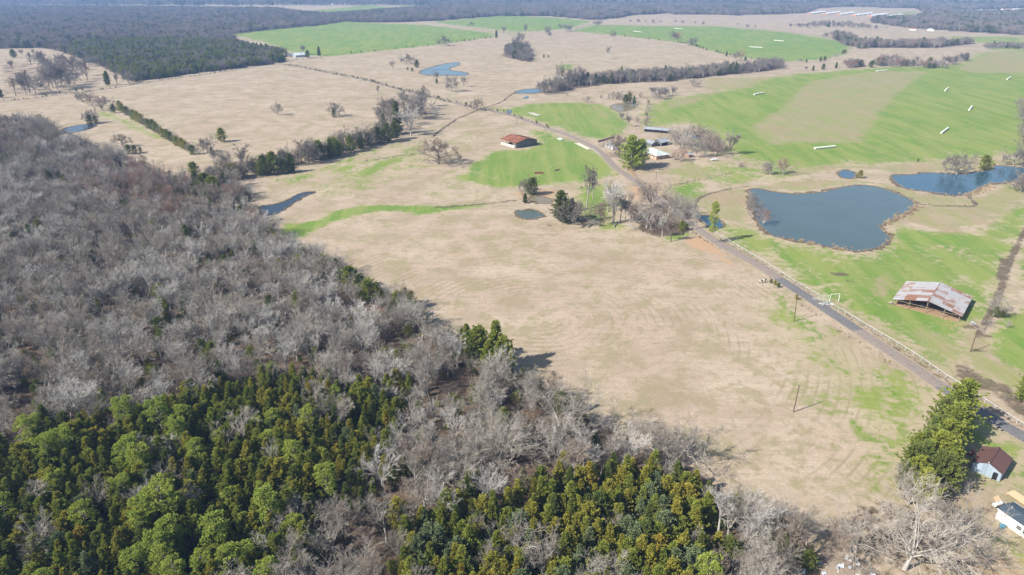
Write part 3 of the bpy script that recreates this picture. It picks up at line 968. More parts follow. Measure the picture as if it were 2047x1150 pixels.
_sd = 100
_up = [bare_shape(_sd + i, 'upright') for i in range(4)]
_va = [bare_shape(_sd + 20 + i, 'vase') for i in range(4)]
_oa = [bare_shape(_sd + 40 + i, 'oak') for i in range(4)]
_sh = [bare_shape(_sd + 60 + i, 'shrub') for i in range(3)]
for s in _up: reg('grey_upright', s, BARK, TWIG['grey'], False)
for s in _va: reg('grey_vase', s, BARK, TWIG['grey'], False)
for s in _va[:3]: reg('pale_vase', s, BARK_W, TWIG['pale'], False)
for s in _up[:2]: reg('pale_upright', s, BARK_W, TWIG['pale'], False)
for s in _oa: reg('grey_oak', s, BARK, TWIG['grey'], False)
for s in _oa[:2]: reg('brown_oak', s, BARK_D, TWIG['brown'], False)
for s in _oa[2:]: reg('pale_oak', s, BARK_W, TWIG['grey'], False)
for s in _up[2:]: reg('brown_upright', s, BARK_D, TWIG['brown'], False)
for s in _va[1:3]: reg('russet_vase', s, BARK, TWIG['russet'], False)
for s in _sh: reg('grey_shrub', s, BARK, TWIG['grey'], False)
for s in _sh[:2]: reg('russet_shrub', s, BARK, TWIG['russet'], False)
for s in _sh[1:]: reg('brown_shrub', s, BARK_D, TWIG['brown'], False)
# fuller crowns for trees that stand alone in the open
_fu = [bare_shape(_sd + i, 'upright', 1.75) for i in range(3)]
_fv = [bare_shape(_sd + 20 + i, 'vase', 1.75) for i in range(4)]
_fo = [bare_shape(_sd + 40 + i, 'oak', 1.75) for i in range(4)]
_fs = [bare_shape(_sd + 60 + i, 'shrub', 1.75) for i in range(3)]
for s in _fu: reg('grey_upright_full', s, BARK, TWIG['field'], False); reg('brown_upright_full', s, BARK_D, TWIG['brown'], False)
for s in _fu[:2]: reg('pale_upright_full', s, BARK_W, TWIG['pale'], False)
for s in _fv: reg('grey_vase_full', s, BARK, TWIG['field'], False)
for s in _fv[:3]: reg('pale_vase_full', s, BARK_W, TWIG['pale'], False)
for s in _fv[1:3]: reg('russet_vase_full', s, BARK, TWIG['russet'], False)
for s in _fo: reg('grey_oak_full', s, BARK, TWIG['field'], False)
for s in _fo[:2]: reg('brown_oak_full', s, BARK_D, TWIG['brown'], False)
for s in _fo[2:]: reg('pale_oak_full', s, BARK_W, TWIG['field'], False)
for s in _fs: reg('grey_shrub_full', s, BARK, TWIG['field'], False)
for s in _fs[:2]: reg('russet_shrub_full', s, BARK, TWIG['russet'], False)
for s in _fs[1:]: reg('brown_shrub_full', s, BARK_D, TWIG['brown'], False)
for fi, form in enumerate(('cone', 'broad', 'column', 'bush')):
    for k in range(3 if form != 'bush' else 2):
        s = cedar_shape(300 + 10 * fi + k, form)
        for c in (('green', 'olive', 'dark', 'blue', 'bronze') if form in ('cone', 'broad') else ('green', 'dark', 'olive') if form == 'bush' else ('green', 'olive', 'dark')):
            reg(c + '_' + form, s, BARK_D, LEAF[c], True)
for k in range(2):
    reg('lime_broad', cedar_shape(310 + k, 'broad'), BARK, LEAF['lime'], True)
for k in range(3):
    reg('lime_pine', pine_shape(500 + k), BARK, LEAF['lime'], True)

TREE_SEED = random.Random(11)
def add_tree(name, key, x, y, h, label, cat='tree', group=None, ws=1.0, var=None, rz=None, z=0.0):
    L = SHAPES[key]
    tm, cm, both, r = L[TREE_SEED.randrange(len(L)) if var is None else var % len(L)]
    o = thing(name, (x, y, z), label, cat, group, rz=TREE_SEED.uniform(0, 6.28) if rz is None else rz)
    o.scale = (h * ws, h * ws, h)
    link('trunk', tm, o)
    link('crown', cm, o)
    return o

# ------------------------------------------------------------------ a mass of trees as one object
SRC = {}
def source_collection(keys):
    k = tuple(keys)
    if k in SRC:
        return SRC[k]
    c = bpy.data.collections.new('source')
    n = 0
    first = {}
    for key in keys:
        first[key] = (n, len(SHAPES[key]))
        for it in SHAPES[key]:
            o = bpy.data.objects.new('src%03d_%d' % (n, len(SRC)), it[2])
            c.objects.link(o)
            n += 1
    SRC[k] = (c, first)
    return SRC[k]

def scatter(name, P, scl, keys_idx, keys, label, cat=None, wsc=None):
    """P (n,3), scl (n), keys_idx (n) into keys"""
    coll, first = source_collection(keys)
    r = np.random.default_rng(len(P))
    n = len(P)
    idx = np.array([first[keys[k]][0] + r.integers(first[keys[k]][1]) for k in keys_idx], np.int32)
    me = bpy.data.meshes.new(name)
    me.vertices.add(n)
    me.vertices.foreach_set('co', np.asarray(P, np.float32).ravel())
    def at(nm, typ, data, fld='value'):
        a = me.attributes.new(nm, typ, 'POINT')
        a.data.foreach_set(fld, data)
    at('pick', 'INT', idx)
    wsc = np.ones(n) if wsc is None else wsc
    at('size', 'FLOAT_VECTOR', np.column_stack([scl * wsc, scl * wsc, scl]).astype(np.float32).ravel(), 'vector')
    at('turn', 'FLOAT_VECTOR', np.column_stack([r.normal(0, .05, n), r.normal(0, .05, n), r.uniform(0, 6.28, n)]).astype(np.float32).ravel(), 'vector')
    ng = bpy.data.node_groups.new(name + '_nodes', 'GeometryNodeTree')
    ng.interface.new_socket('Geometry', in_out='INPUT', socket_type='NodeSocketGeometry')
    ng.interface.new_socket('Geometry', in_out='OUTPUT', socket_type='NodeSocketGeometry')
    N, Lk = ng.nodes, ng.links
    gi, go = N.new('NodeGroupInput'), N.new('NodeGroupOutput')
    ci = N.new('GeometryNodeCollectionInfo')
    ci.inputs['Collection'].default_value = coll
    ci.inputs['Separate Children'].default_value = True
    ci.inputs['Reset Children'].default_value = True
    iop = N.new('GeometryNodeInstanceOnPoints')
    iop.inputs['Pick Instance'].default_value = True
    def na(nm, typ):
        a = N.new('GeometryNodeInputNamedAttribute')
        a.data_type = typ
        a.inputs['Name'].default_value = nm
        return a.outputs['Attribute']
    Lk.new(gi.outputs[0], iop.inputs['Points'])
    Lk.new(ci.outputs[0], iop.inputs['Instance'])
    Lk.new(na('pick', 'INT'), iop.inputs['Instance Index'])
    e2r = N.new('FunctionNodeEulerToRotation')
    Lk.new(na('turn', 'FLOAT_VECTOR'), e2r.inputs[0])
    Lk.new(e2r.outputs[0], iop.inputs['Rotation'])
    Lk.new(na('size', 'FLOAT_VECTOR'), iop.inputs['Scale'])
    Lk.new(iop.outputs[0], go.inputs[0])
    o = link(name, me)
    md = o.modifiers.new('scatter', 'NODES')
    md.node_group = ng
    return tag(o, label, cat, kind='stuff')

def fill(poly, spacing, jit=.42, seed=1):
    """jittered grid of points in a world polygon; spacing in metres"""
    r = np.random.default_rng(seed)
    lo, hi = poly.min(0), poly.max(0)
    xs = np.arange(lo[0], hi[0], spacing)
    ys = np.arange(lo[1], hi[1], spacing * .88)
    X, Y = np.meshgrid(xs, ys)
    X = X + (np.arange(len(ys)) % 2)[:, None] * spacing * .5
    Q = np.stack([X.ravel(), Y.ravel()], 1) + r.normal(0, jit * spacing * .5, (X.size, 2))
    return Q[inside(Q, poly)]
def in_frame(Q, m=180):
    x, y, d = px_of(np.column_stack([Q, np.full(len(Q), 6.)]))
    return (x > -m) & (x < 2047 + m) & (y < 1150 + m * 1.3) & (d > 0)
# ------------------------------------------------------------------ single trees, hedges and groves: foot and top rows read off the photograph
COUNT = {'bare_tree': 0, 'cedar_tree': 0}
def T(name, keys, label, pts, group=None, cat=None):
    if isinstance(keys, str):
        keys = keys.split()
    cat = cat or {'bare_tree': 'bare tree', 'cedar_tree': 'cedar', 'pine_tree': 'pine', 'shrub': 'shrub'}[name]
    for i, p in enumerate(pts):
        x, yb, yt = p[:3]
        P = g(x, yb)
        h = max(hgt(yb, yt), .8)
        ky = keys[i % len(keys)]
        if P[1] > 260 and ky + '_full' in SHAPES and group not in ('bare trees over the road', 'bare trees round the farm sheds'):
            ky += '_full'
        add_tree(name, ky, P[0], P[1], h, label, cat, group, ws=(p[3] if len(p) > 3 else 1.0), var=i)
        COUNT[name] = COUNT.get(name, 0) + 1

B, CE, SHB = 'bare_tree', 'cedar_tree', 'shrub'
# -- the dry pastures north of the wood
T(B, 'brown_oak', 'lone spreading bare oak with a long shadow in the pasture beside the ditch', [(877,328,270,1.05)])
T(B, 'grey_upright', 'slim bare tree standing alone on the pasture side of the farm track', [(757,191,170,.9)])
T(B, 'brown_oak', 'dark bare tree by the ditch crossing on the farm track', [(954,220,192,.8)])
T(SHB, 'grey_shrub', 'round bare thicket on a green patch in the wide dry pasture', [(554,231,202,1.0)])
T(B, 'grey_oak', 'bare tree with a small cedar growing under it in the wide dry pasture', [(672,233,200,.75)])
T(CE, 'dark_bush', 'small dark cedar at the foot of a bare tree in the pasture', [(668,235,217,.8)])
T(CE, 'green_broad', 'lone round dark green cedar in the wide dry pasture', [(445,284,255,1.2)])
T(B, 'brown_oak', 'bare tree leaning over a low dark evergreen thicket in the small paddock', [(246,294,264,.9)])
T(CE, 'dark_bush', 'low wide dark evergreen thicket in the small paddock', [(258,308,288,1.1),(270,308,289,1.0),(281,305,293,.9)], 'evergreen thicket in the paddock')
T(B, 'brown_oak grey_oak', 'bare tree at the north end of the pasture hedge', [(205,220,187),(165,203,181,1.0),(180,205,184)], 'bare trees at the hedge end')
T(CE, 'dark_bush', 'dark evergreen bush on the shore of the small woodland pond', [(180,249,228,1.0),(192,247,230,.9)], 'bushes by the woodland pond')
T(B, 'grey_oak', 'bare tree rising over the bushes by the small woodland pond', [(184,246,214,.8)])
T(CE, 'dark_broad', 'dark cedar at the top end of the clipped pasture hedge', [(227,226,207,1.0)])
hl = []
for k in range(21):
    f = k / 20
    hx, hy = 240 + (384 - 240) * f, 218 + (305 - 218) * f
    hl.append((hx + TREE_SEED.uniform(-2, 2), hy + 4, hy - 15 - 5 * TREE_SEED.random(), 1.05))
T(CE, 'olive_bush dark_bush green_bush', 'hedge cedar in the straight row dividing the pastures', hl[::2] + hl[1::4], 'cedars of the pasture hedge')
T(SHB, 'grey_shrub', 'bare bush in the straight hedge row dividing the pastures', hl[3::4], 'bare bushes of the pasture hedge')
# -- tree belt from the wood up to the knoll
T(B, 'grey_oak grey_upright grey_vase', 'bare tree in the belt between wood and knoll', [(414,306,270,.9),(489,353,286,.95),(600,330,290,.8),(625,324,272,.9),(615,330,280,.8),(690,304,245,.75),(677,300,262),(560,345,308,.8),(650,318,280,.7),(455,345,300,.8),(470,372,335),(430,330,292)], 'bare trees of the belt')
T(CE, 'dark_broad green_broad dark_cone', 'dark cedar in the belt between wood and knoll', [(530,350,309,1.1),(548,349,301,1.1),(582,345,305,1.2),(568,348,318,1.0),(640,320,278,1.1),(662,317,275,1.1),(676,313,280),(702,305,268,1.1),(722,298,262,1.1),(738,292,266,1.1),(390,352,322,1.4),(424,310,292),(410,392,345,1.4),(428,398,350,1.3),(395,385,340,1.3),(445,384,345,1.2),(520,352,322,1.1)], 'dark cedars of the belt')
T(CE, 'dark_broad dark_cone', 'dark evergreen among the tall bare trees on the pasture knoll', [(757,287,252,1.1),(745,280,255,1.1),(775,285,245,1.1),(795,268,200,.8),(790,280,240,1.0),(768,262,225)], 'evergreens on the knoll')
T(B, 'grey_oak grey_vase grey_upright', 'grey bare tree on the pasture knoll', [(770,272,230,.9),(785,262,198,.9),(760,255,212,.9),(775,240,192),(792,238,185),(808,232,180),(826,228,178),(842,220,173),(850,214,170),(835,240,190),(812,250,200,.9),(845,232,188)], 'bare trees on the knoll')
T(B, 'pale_vase', 'pale silvery bare tree with a broad fan crown on the pasture knoll', [(822,272,207,1.15)])
bl = []
for k in range(58):
    f = k / 57
    bx_, by_ = 395 + (752 - 395) * f, 372 - (372 - 284) * f ** 1.1
    bl.append((bx_ + TREE_SEED.uniform(-6, 6), by_ + TREE_SEED.uniform(-5, 3), by_ - TREE_SEED.uniform(14, 36), TREE_SEED.uniform(.9, 1.4)))
T(SHB, 'grey_shrub brown_shrub grey_shrub', 'bare brush filling the belt between wood and knoll', bl[::2], 'bare brush of the belt')
T(B, 'grey_vase grey_oak brown_oak', 'bare tree in the belt between wood and knoll', [(p[0], p[1], p[2] - 12, .9) for p in bl[1::4]], 'bare trees of the belt')
T(CE, 'dark_bush green_bush olive_bush', 'bushy evergreen low in the belt between wood and knoll', bl[3::4], 'low evergreens of the belt')
# -- around the northern pond
T(B, 'grey_oak grey_vase', 'bare tree near the blue pond in the north pasture', [(814,128,105),(785,139,117,.8),(904,184,146,.8),(927,174,148,.9),(886,92,68,.95),(872,166,137,.7)], 'bare trees near the north pond')
T(CE, 'dark_broad dark_bush', 'dark cedar on the bank of the north pond', [(833,136,119,1.1),(824,143,135,1.1),(873,167,157,1.0),(815,141,134)], 'cedars by the north pond')
T(B, 'grey_vase grey_upright grey_oak', 'bare tree on the rise beyond the north pasture', [(1007,71,48,.9),(1050,71,46,.9),(1093,71,48,.8),(1098,76,62),(1120,64,47,1.2),(1133,64,46,1.2),(1224,80,59,.9),(1214,117,90,.9),(942,52,43),(1038,84,60),(1044,90,66),(1032,92,70)], 'bare trees on the far rise')
T(CE, 'dark_column', 'narrow dark cedar on the corner of the far green field', [(992,76,60,1.0)])
T(CE, 'dark_bush', 'small dark cedar in the open pasture beyond the tree clump', [(1087,116,109),(1096,115,110)], 'small cedars in the far pasture')
# -- scattered grove in the far western pasture
T(B, 'grey_vase brown_upright grey_oak grey_upright', 'bare tree in the open grove of the far western pasture', [(45,112,96),(67,112,96),(85,131,99),(95,160,112),(100,182,127),(60,186,140),(72,188,140),(45,181,143),(52,189,144),(32,192,152),(105,176,120),(115,179,125),(125,176,118),(135,166,113),(150,170,128),(145,160,113),(165,152,108),(175,161,125),(178,133,108),(130,136,105),(120,131,104),(155,141,108),(110,151,108),(90,141,105),(25,140,115),(235,170,144),(258,167,142),(140,185,150),(78,120,98),(62,130,104)], 'western pasture grove')
T(CE, 'dark_broad', 'round dark evergreen in the far western pasture', [(28,116,98,1.3)])
T(CE, 'dark_column', 'tall dark conical cedar where the west road meets the cedar wood', [(216,171,141,1.1)])
T(CE, 'dark_cone', 'dark cedar beside the west road', [(3,196,173),(153,183,176),(120,187,181),(90,192,186),(165,181,174)], 'cedars along the west road')
# -- far house trees
T(B, 'grey_vase', 'bare tree behind the far white gabled house', [(606,110,86),(562,108,90),(570,109,92)], 'bare trees by the far house')
T(CE, 'dark_broad', 'dark cedar beside the far white gabled house', [(615,116,100,1.1)])
T(CE, 'dark_cone', 'dark evergreen on the field corner east of the far white house', [(638,112,92,1.0)])
# -- creek line and the north-east
T(B, 'grey_oak grey_vase', 'bare tree at the creek pool', [(1094,187,150,.95),(1108,184,152,.9),(1086,186,160),(1120,172,120,.8),(1145,170,130,.8),(1160,168,128)], 'bare trees at the creek pool')
T(CE, 'dark_cone', 'dark cedar in the creek tree line', [(1175,167,144,1.1),(1191,167,146,1.1),(1206,167,147,1.1),(1222,167,145,1.1),(1165,170,150),(1310,160,142),(1470,148,122,.8),(1430,150,130)], 'cedars of the creek line')
T(SHB, 'grey_shrub brown_shrub', 'bare bush along the creek meadow', [(1173,205,190),(1202,198,188),(1218,198,187),(1232,199,180),(1240,200,178),(1260,198,178),(1225,198,182),(1134,192,186),(1280,196,182),(1297,210,196),(1295,222,206),(1294,234,218),(1294,246,230),(1290,252,238),(1275,246,232)], 'bare bushes of the creek meadow')
T(CE, 'dark_broad olive_broad blue_cone', 'cedar on the shore of the muddy pond', [(1250,207,188,1.1),(1258,206,183,.9),(1267,209,190,1.0)], 'cedars at the muddy pond')
T(B, 'grey_vase grey_oak', 'bare tree along the meadow fence near the muddy pond', [(1306,196,168),(1318,198,170,1.0),(1344,191,170,.9),(1330,193,172),(1257,254,224,.8),(1245,240,222,.8)], 'bare trees along the meadow fence')
T(SHB, 'grey_shrub', 'bare thicket on the meadow corner', [(1385,175,155,1.0),(1395,173,157,1.1),(1348,186,172)], 'thickets on the meadow corner')
T(CE, 'dark_cone dark_broad', 'dark cedar in the line north of the big green field', [(1625,142,130,1.1),(1645,140,127,1.2),(1671,137,123),(1722,132,120,1.1),(1746,129,118,1.1),(1612,125,118),(1640,123,113,1.3),(1648,122,112,1.2),(1452,113,101),(1490,122,113)], 'cedars north of the green field')
T(B, 'grey_vase russet_vase grey_oak', 'bare tree in the line north of the big green field', [(1610,143,130),(1690,135,118,1.2),(1705,134,116,1.2),(1715,133,118),(1760,130,108,1.1),(1775,130,106,1.2),(1790,130,106),(1805,132,114,1.1),(1815,132,116),(1829,131,108,1.0),(1845,134,122),(1860,135,122),(1885,130,106,1.2),(1895,130,108),(1905,128,110),(1920,122,102),(1930,118,104),(1890,137,126),(1470,122,102,1.2),(1480,122,98,1.1),(1385,92,72),(1345,86,58,1.1),(1355,86,60,1.1),(1600,124,116)], 'bare trees north of the green field')
T(B, 'grey_vase grey_oak', 'bare tree on the pale slope below the poultry sheds', [(1475,52,45),(1495,56,48),(1510,57,49),(1580,54,46),(1595,55,45),(1625,52,42),(1640,52,44),(1652,53,42),(1665,55,45),(1680,54,44),(1695,56,46),(1650,76,64,1.2),(1350,48,39),(1365,48,40),(1390,49,41),(1405,50,42),(1260,46,38),(1275,46,37),(1290,47,39),(1305,47,38),(1320,48,40),(1190,52,40,1.3),(1200,52,38,1.2)], 'bare trees on the pale slope')
# -- farmyard
T('pine_tree', 'lime_broad', 'big bushy yellow-green pine beside the brick farmhouse', [(1262,338,268,1.25)])
T('pine_tree', 'lime_broad', 'smaller bushy pine tucked against the big one by the farmhouse', [(1276,334,276,1.1)])
T(B, 'brown_oak', 'dark bare tree between the white shed and the big pine', [(1237,314,262,.9)])
T(B, 'grey_oak grey_vase brown_oak', 'bare tree crowding round the farm sheds', [(1360,296,244),(1378,292,238,1.1),(1398,296,243),(1412,298,252),(1345,278,250),(1420,304,262),(1392,314,270,.9),(1408,314,275,.9),(1435,310,275),(1440,302,270),(1375,306,262,.8),(1350,290,255)], 'bare trees round the farm sheds')
T(B, 'grey_vase', 'tall pale fan-shaped bare tree at the outer edge of the farmyard', [(1458,309,254,1.0)])
T(SHB, 'russet_shrub', 'reddish bare bush beside the brick farmhouse', [(1360,322,294,1.3),(1350,320,296,1.1)], 'reddish bushes by the farmhouse')
T(SHB, 'grey_shrub', 'wide bare thicket by the garden below the big green field', [(1540,350,318,1.2),(1530,348,324,1.1)], 'grey thicket by the garden')
T(SHB, 'russet_shrub', 'reddish brown bush at the end of the grey thicket below the green field', [(1565,349,312,1.0)])
# -- ponds on the east side
T(CE, 'olive_bush', 'olive evergreen bush between the tiny pond and the dam', [(1718,356,339,1.2)])
T(B, 'grey_oak', 'wide bare willow on the north shore of the east pond', [(1912,349,300,1.0)])
T(CE, 'green_broad', 'big round green cedar on the north shore of the east pond', [(1968,341,309,1.4)])
T(CE, 'dark_bush', 'tiny dark bush on the strip between field and ponds', [(1835,323,317)])
T(B, 'grey_oak grey_vase', 'bare tree at the east end of the ponds', [(2026,331,290,.9),(2042,330,285),(2040,384,335,.8),(2052,388,340),(2035,380,350)], 'bare trees at the east end')
T(SHB, 'grey_shrub brown_shrub', 'dense bare brush along the east edge of the green field', [(2034,214,192),(2040,226,198),(2042,242,212),(2044,258,224),(2042,274,240),(2046,290,254),(2050,304,268),(2054,240,196),(2058,270,220),(2056,300,250)], 'brush along the field edge')
T(SHB, 'grey_shrub', 'grey bare bush on the west shore of the big pond', [(1500,428,384,.8),(1508,437,392,.8),(1496,415,380,.7)], 'grey bushes on the pond shore')
T(SHB, 'russet_shrub', 'reddish bare bush overhanging the water of the big pond', [(1524,449,414,.9)])
# -- grove at the crossing of track and ditch
T(CE, 'dark_broad', 'dark round cedar by the orange earth bank of the grove pool', [(1063,390,354,1.25)])
T(B, 'grey_oak', 'small bare tree behind the dark round cedar at the grove pool', [(1054,388,350,.8)])
T(CE, 'dark_cone', 'small dark cedar on the dam between the two pools', [(1050,406,385,1.2)])
T(CE, 'dark_broad dark_cone', 'big dark evergreen leaning at the edge of the stubble field', [(1122,444,380,.95),(1142,442,396,1.1),(1150,440,405,1.1),(1130,446,410,1.2)], 'big evergreen clump at the field edge')
T(B, 'grey_oak grey_vase', 'bare viny tree growing into the big dark evergreen clump', [(1146,446,392,.9),(1134,447,400,.8),(1118,444,404,.8)], 'viny trees of the evergreen clump')
T(B, 'grey_upright', 'tall slender bare tree with side branches at the grove', [(1173,417,328,.8)])
T(B, 'pale_vase', 'tall silvery bare tree with a fan crown and long shadow at the grove', [(1226,447,346,.85)])
T(B, 'grey_vase', 'tall grey bare tree just behind the silvery one at the grove', [(1215,422,352,.7)])
T(B, 'grey_upright brown_upright', 'thin bare tree among the fallen logs of the grove', [(1240,445,388,.8),(1199,452,400,.9),(1250,440,400,.8)], 'thin trees of the grove')
T(B, 'grey_oak brown_oak grey_vase', 'bare tree crowding over the road at the grove', [(1292,456,392,.85),(1302,420,350,.8),(1335,433,372,.85),(1363,440,382,.9),(1350,425,380),(1376,432,396,.9),(1345,452,408,.9),(1275,432,402,.9),(1258,415,372,.7)], 'bare trees over the road')
T(B, 'pale_upright', 'small pale bare tree on the field side of the grove', [(1323,474,428,1.0),(1390,458,420,.9)], 'small pale trees of the grove')
T(B, 'brown_upright', 'thin dark-stemmed tree standing on the field edge of the grove', [(1341,483,436,1.0)])
T(CE, 'green_bush', 'green evergreen bush under the bare trees beside the road', [(1362,462,440,1.0),(1372,460,446,.9)], 'green bushes beside the road')
T(SHB, 'brown_shrub', 'brown thicket behind the silvery tree of the grove', [(1268,432,402,.9),(1262,436,412,.9)], 'brown thickets of the grove')
T(B, 'pale_upright', 'bare tree growing in front of the rusty barn of the north pasture', [(1185,398,345,.8)])
# -- roadside and the rusty hay barn
T(CE, 'olive_bush', 'small round roadside cedar beside the tar patch', [(1592,599,588,1.0)])
T(CE, 'dark_bush olive_bush', 'low bush in the row beside the mailboxes', [(1541,566,557,1.1),(1549,570,560,1.1),(1556,575,565,1.2)], 'low bushes beside the mailboxes')
T(B, 'pale_oak', 'broken pale bare tree beside the rusty hay barn', [(1985,632,582,.9)])
T(CE, 'dark_bush', 'dark evergreen bush under the broken tree by the rusty hay barn', [(1990,634,612,1.0),(2003,634,614,1.0)], 'dark bushes by the hay barn')
T(SHB, 'grey_shrub', 'heap of grey brush below the broken tree', [(2012,655,638,1.0)])
T(CE, 'green_broad', 'dense green cedar across the road from the cedar row', [(2050,805,745,1.2)])
# -- cedar row between the stubble field and the yard
T(CE, 'green_broad dark_broad dark_cone green_broad dark_broad', 'tall cedar in the dense row beside the metal shed yard', [(1900,858,755,1.1),(1878,870,790,1.1),(1905,880,818,.8),(1895,893,806,1.1),(1862,902,826,1.1),(1882,918,838,1.1),(1846,926,850,1.1),(1893,925,862,.9),(1866,948,862,1.1),(1838,958,880,1.1),(1885,955,880,1.0),(1896,950,890,.8),(1858,978,896,1.1),(1826,985,910,1.0),(1880,985,905,1.0),(1844,1005,935,1.0),(1815,955,885,1.0),(1803,978,918,1.0),(1828,930,866,1.0)], 'cedar row by the yard')
T(CE, 'olive_cone', 'yellow-bronze cedar in the row beside the yard', [(1888,912,850,.85),(1838,1008,945,.8)], 'yellow cedars of the row')
T(SHB, 'grey_shrub', 'bare bush at the foot of the cedar row', [(1806,992,925,1.0),(1795,975,930,.9),(1815,1010,950)], 'bare bushes at the cedar row')
# -- foreground
T(B, 'pale_oak', 'huge bare oak with thick white crooked limbs beside the junk pile', [(1808,1138,980,1.0)])
T(B, 'grey_oak', 'wide grey bare tree between the white oak and the house trailer', [(1908,1092,990,.95)])
T(B, 'grey_oak brown_oak', 'bare tree behind the junk pile', [(1700,1105,1010,.85),(1660,1100,1035,.8)], 'bare trees behind the junk pile')
T(B, 'pale_oak', 'old oak with bleached white limbs on the edge of the stubble field', [(1125,880,748,1.0)])
T(B, 'pale_vase', 'round pale grey bare tree in the gap between the cedars', [(978,1012,922,1.0)])
T(B, 'pale_vase', 'pale grey fan-shaped bare tree at the cedar edge by the stubble field', [(1255,935,840,1.0)])
T(B, 'pale_oak', 'wide whitish bare tree standing out in the grey wood', [(478,668,575,1.1)])
T(B, 'grey_oak', 'dark-limbed bare oak reaching over the stubble field from the wood', [(625,560,490,1.0)])
T(B, 'pale_vase', 'silvery bare tree with a wide crown behind the cedar thicket', [(165,845,745,1.0)])
T(B, 'grey_oak', 'bare tree casting its branchy shadow over the stubble field', [(1365,925,835,1.0),(1345,905,840,.9)], 'bare trees shading the stubble field')
T(CE, 'green_cone green_broad', 'green cedar at the wood edge throwing a dark shadow on the stubble field', [(990,738,640,1.0),(955,720,648,1.2),(935,710,645,1.0),(1008,748,672,1.0),(975,745,680,1.1)], 'green cedars at the wood edge')
T(CE, 'bronze_broad olive_broad', 'orange-tinged cedar on the wood edge', [(808,612,574,1.1),(822,618,580,1.0),(795,610,580,1.0)], 'orange-tinged cedars')
T(CE, 'olive_broad bronze_cone', 'yellow-green cedar where ditch grass meets the wood', [(545,490,455,1.1),(552,500,465,1.1)], 'yellow cedars by the ditch grass')
T(B, 'russet_vase', 'reddish bare tree at the end of the long ditch pool', [(505,445,412,1.2),(470,450,420,1.0),(515,452,425,1.0)], 'reddish trees by the ditch pool')

el = []
for k in range(18):
    f = (k + TREE_SEED.uniform(-.3, .3)) / 17
    ex, ey = np.interp(f, [0, .25, .5, .8, 1], [612, 730, 850, 1010, 1180]), np.interp(f, [0, .25, .5, .8, 1], [520, 585, 640, 745, 845])
    el.append((ex + TREE_SEED.uniform(-14, 6), ey + TREE_SEED.uniform(-2, 12), ey - TREE_SEED.uniform(22, 40), TREE_SEED.uniform(1.0, 1.4)))
T(CE, 'dark_broad green_bush dark_cone green_broad', 'dark evergreen tucked along the wood edge by the stubble field', el, 'evergreens along the wood edge')
# ------------------------------------------------------------------ woods
WP = {k: gp(v) for k, v in WOODS.items()}
EV1 = gp([(-300,1010),(-20,1010),(30,935),(100,880),(200,840),(330,825),(450,795),(600,770),(700,790),(785,790),(800,850),(790,915),(720,985),(655,990),(640,1050),(605,1100),(620,1290),(-300,1290)])
EV2 = gp([(850,1045),(960,990),(1040,1010),(1080,975),(1200,965),(1290,955),(1390,1000),(1420,1070),(1390,1120),(1430,1290),(780,1290),(830,1110)])
def clear_of(Q, pts, rad):
    keep = np.ones(len(Q), bool)
    for p, r in zip(pts, rad):
        keep &= ((Q - p) ** 2).sum(1) > r * r
    return keep
hand = [(np.array(o.location[:2]), o.name.split('.')[0]) for o in S.objects if o.type == 'EMPTY' and o.get('category') in ('bare tree', 'cedar', 'pine')]
Q = fill(WP['main'], 3.0, .55, 3)
Q = Q[in_frame(Q, 260)]
for k in ('oxbow', 'west'):
    Q = Q[~inside(Q, POND_W[k])]
Q = Q[clear_of(Q, [h[0] for h in hand], [3.2] * len(hand))]
def signed(Q_, P_):
    return dist_line(Q_, P_, True) * np.where(inside(Q_, P_), 1, -1)
ev = np.maximum(signed(Q, EV1), signed(Q, EV2)) + np.random.default_rng(5).normal(0, 3.2, len(Q)) > 0
r = np.random.default_rng(21)
gapn = np.sin(Q[:, 0] * .16 + 2 * np.sin(Q[:, 1] * .09)) + np.sin(Q[:, 1] * .19 + 1.5 * np.sin(Q[:, 0] * .07))
dense = np.where(ev, r.random(len(Q)) < .95, r.random(len(Q)) < np.where(gapn > -.8, .40, .12))
Q, ev = Q[dense], ev[dense]
in2 = inside(Q, EV2)
# the dark hollow in the cedars beside the white oak
hol = gp([(1005,960),(1040,920),(1110,925),(1135,950),(1090,985),(1030,985)])
k_ = ~inside(Q, hol)
Q, ev, in2 = Q[k_], ev[k_], in2[k_]
u = r.random(len(Q))
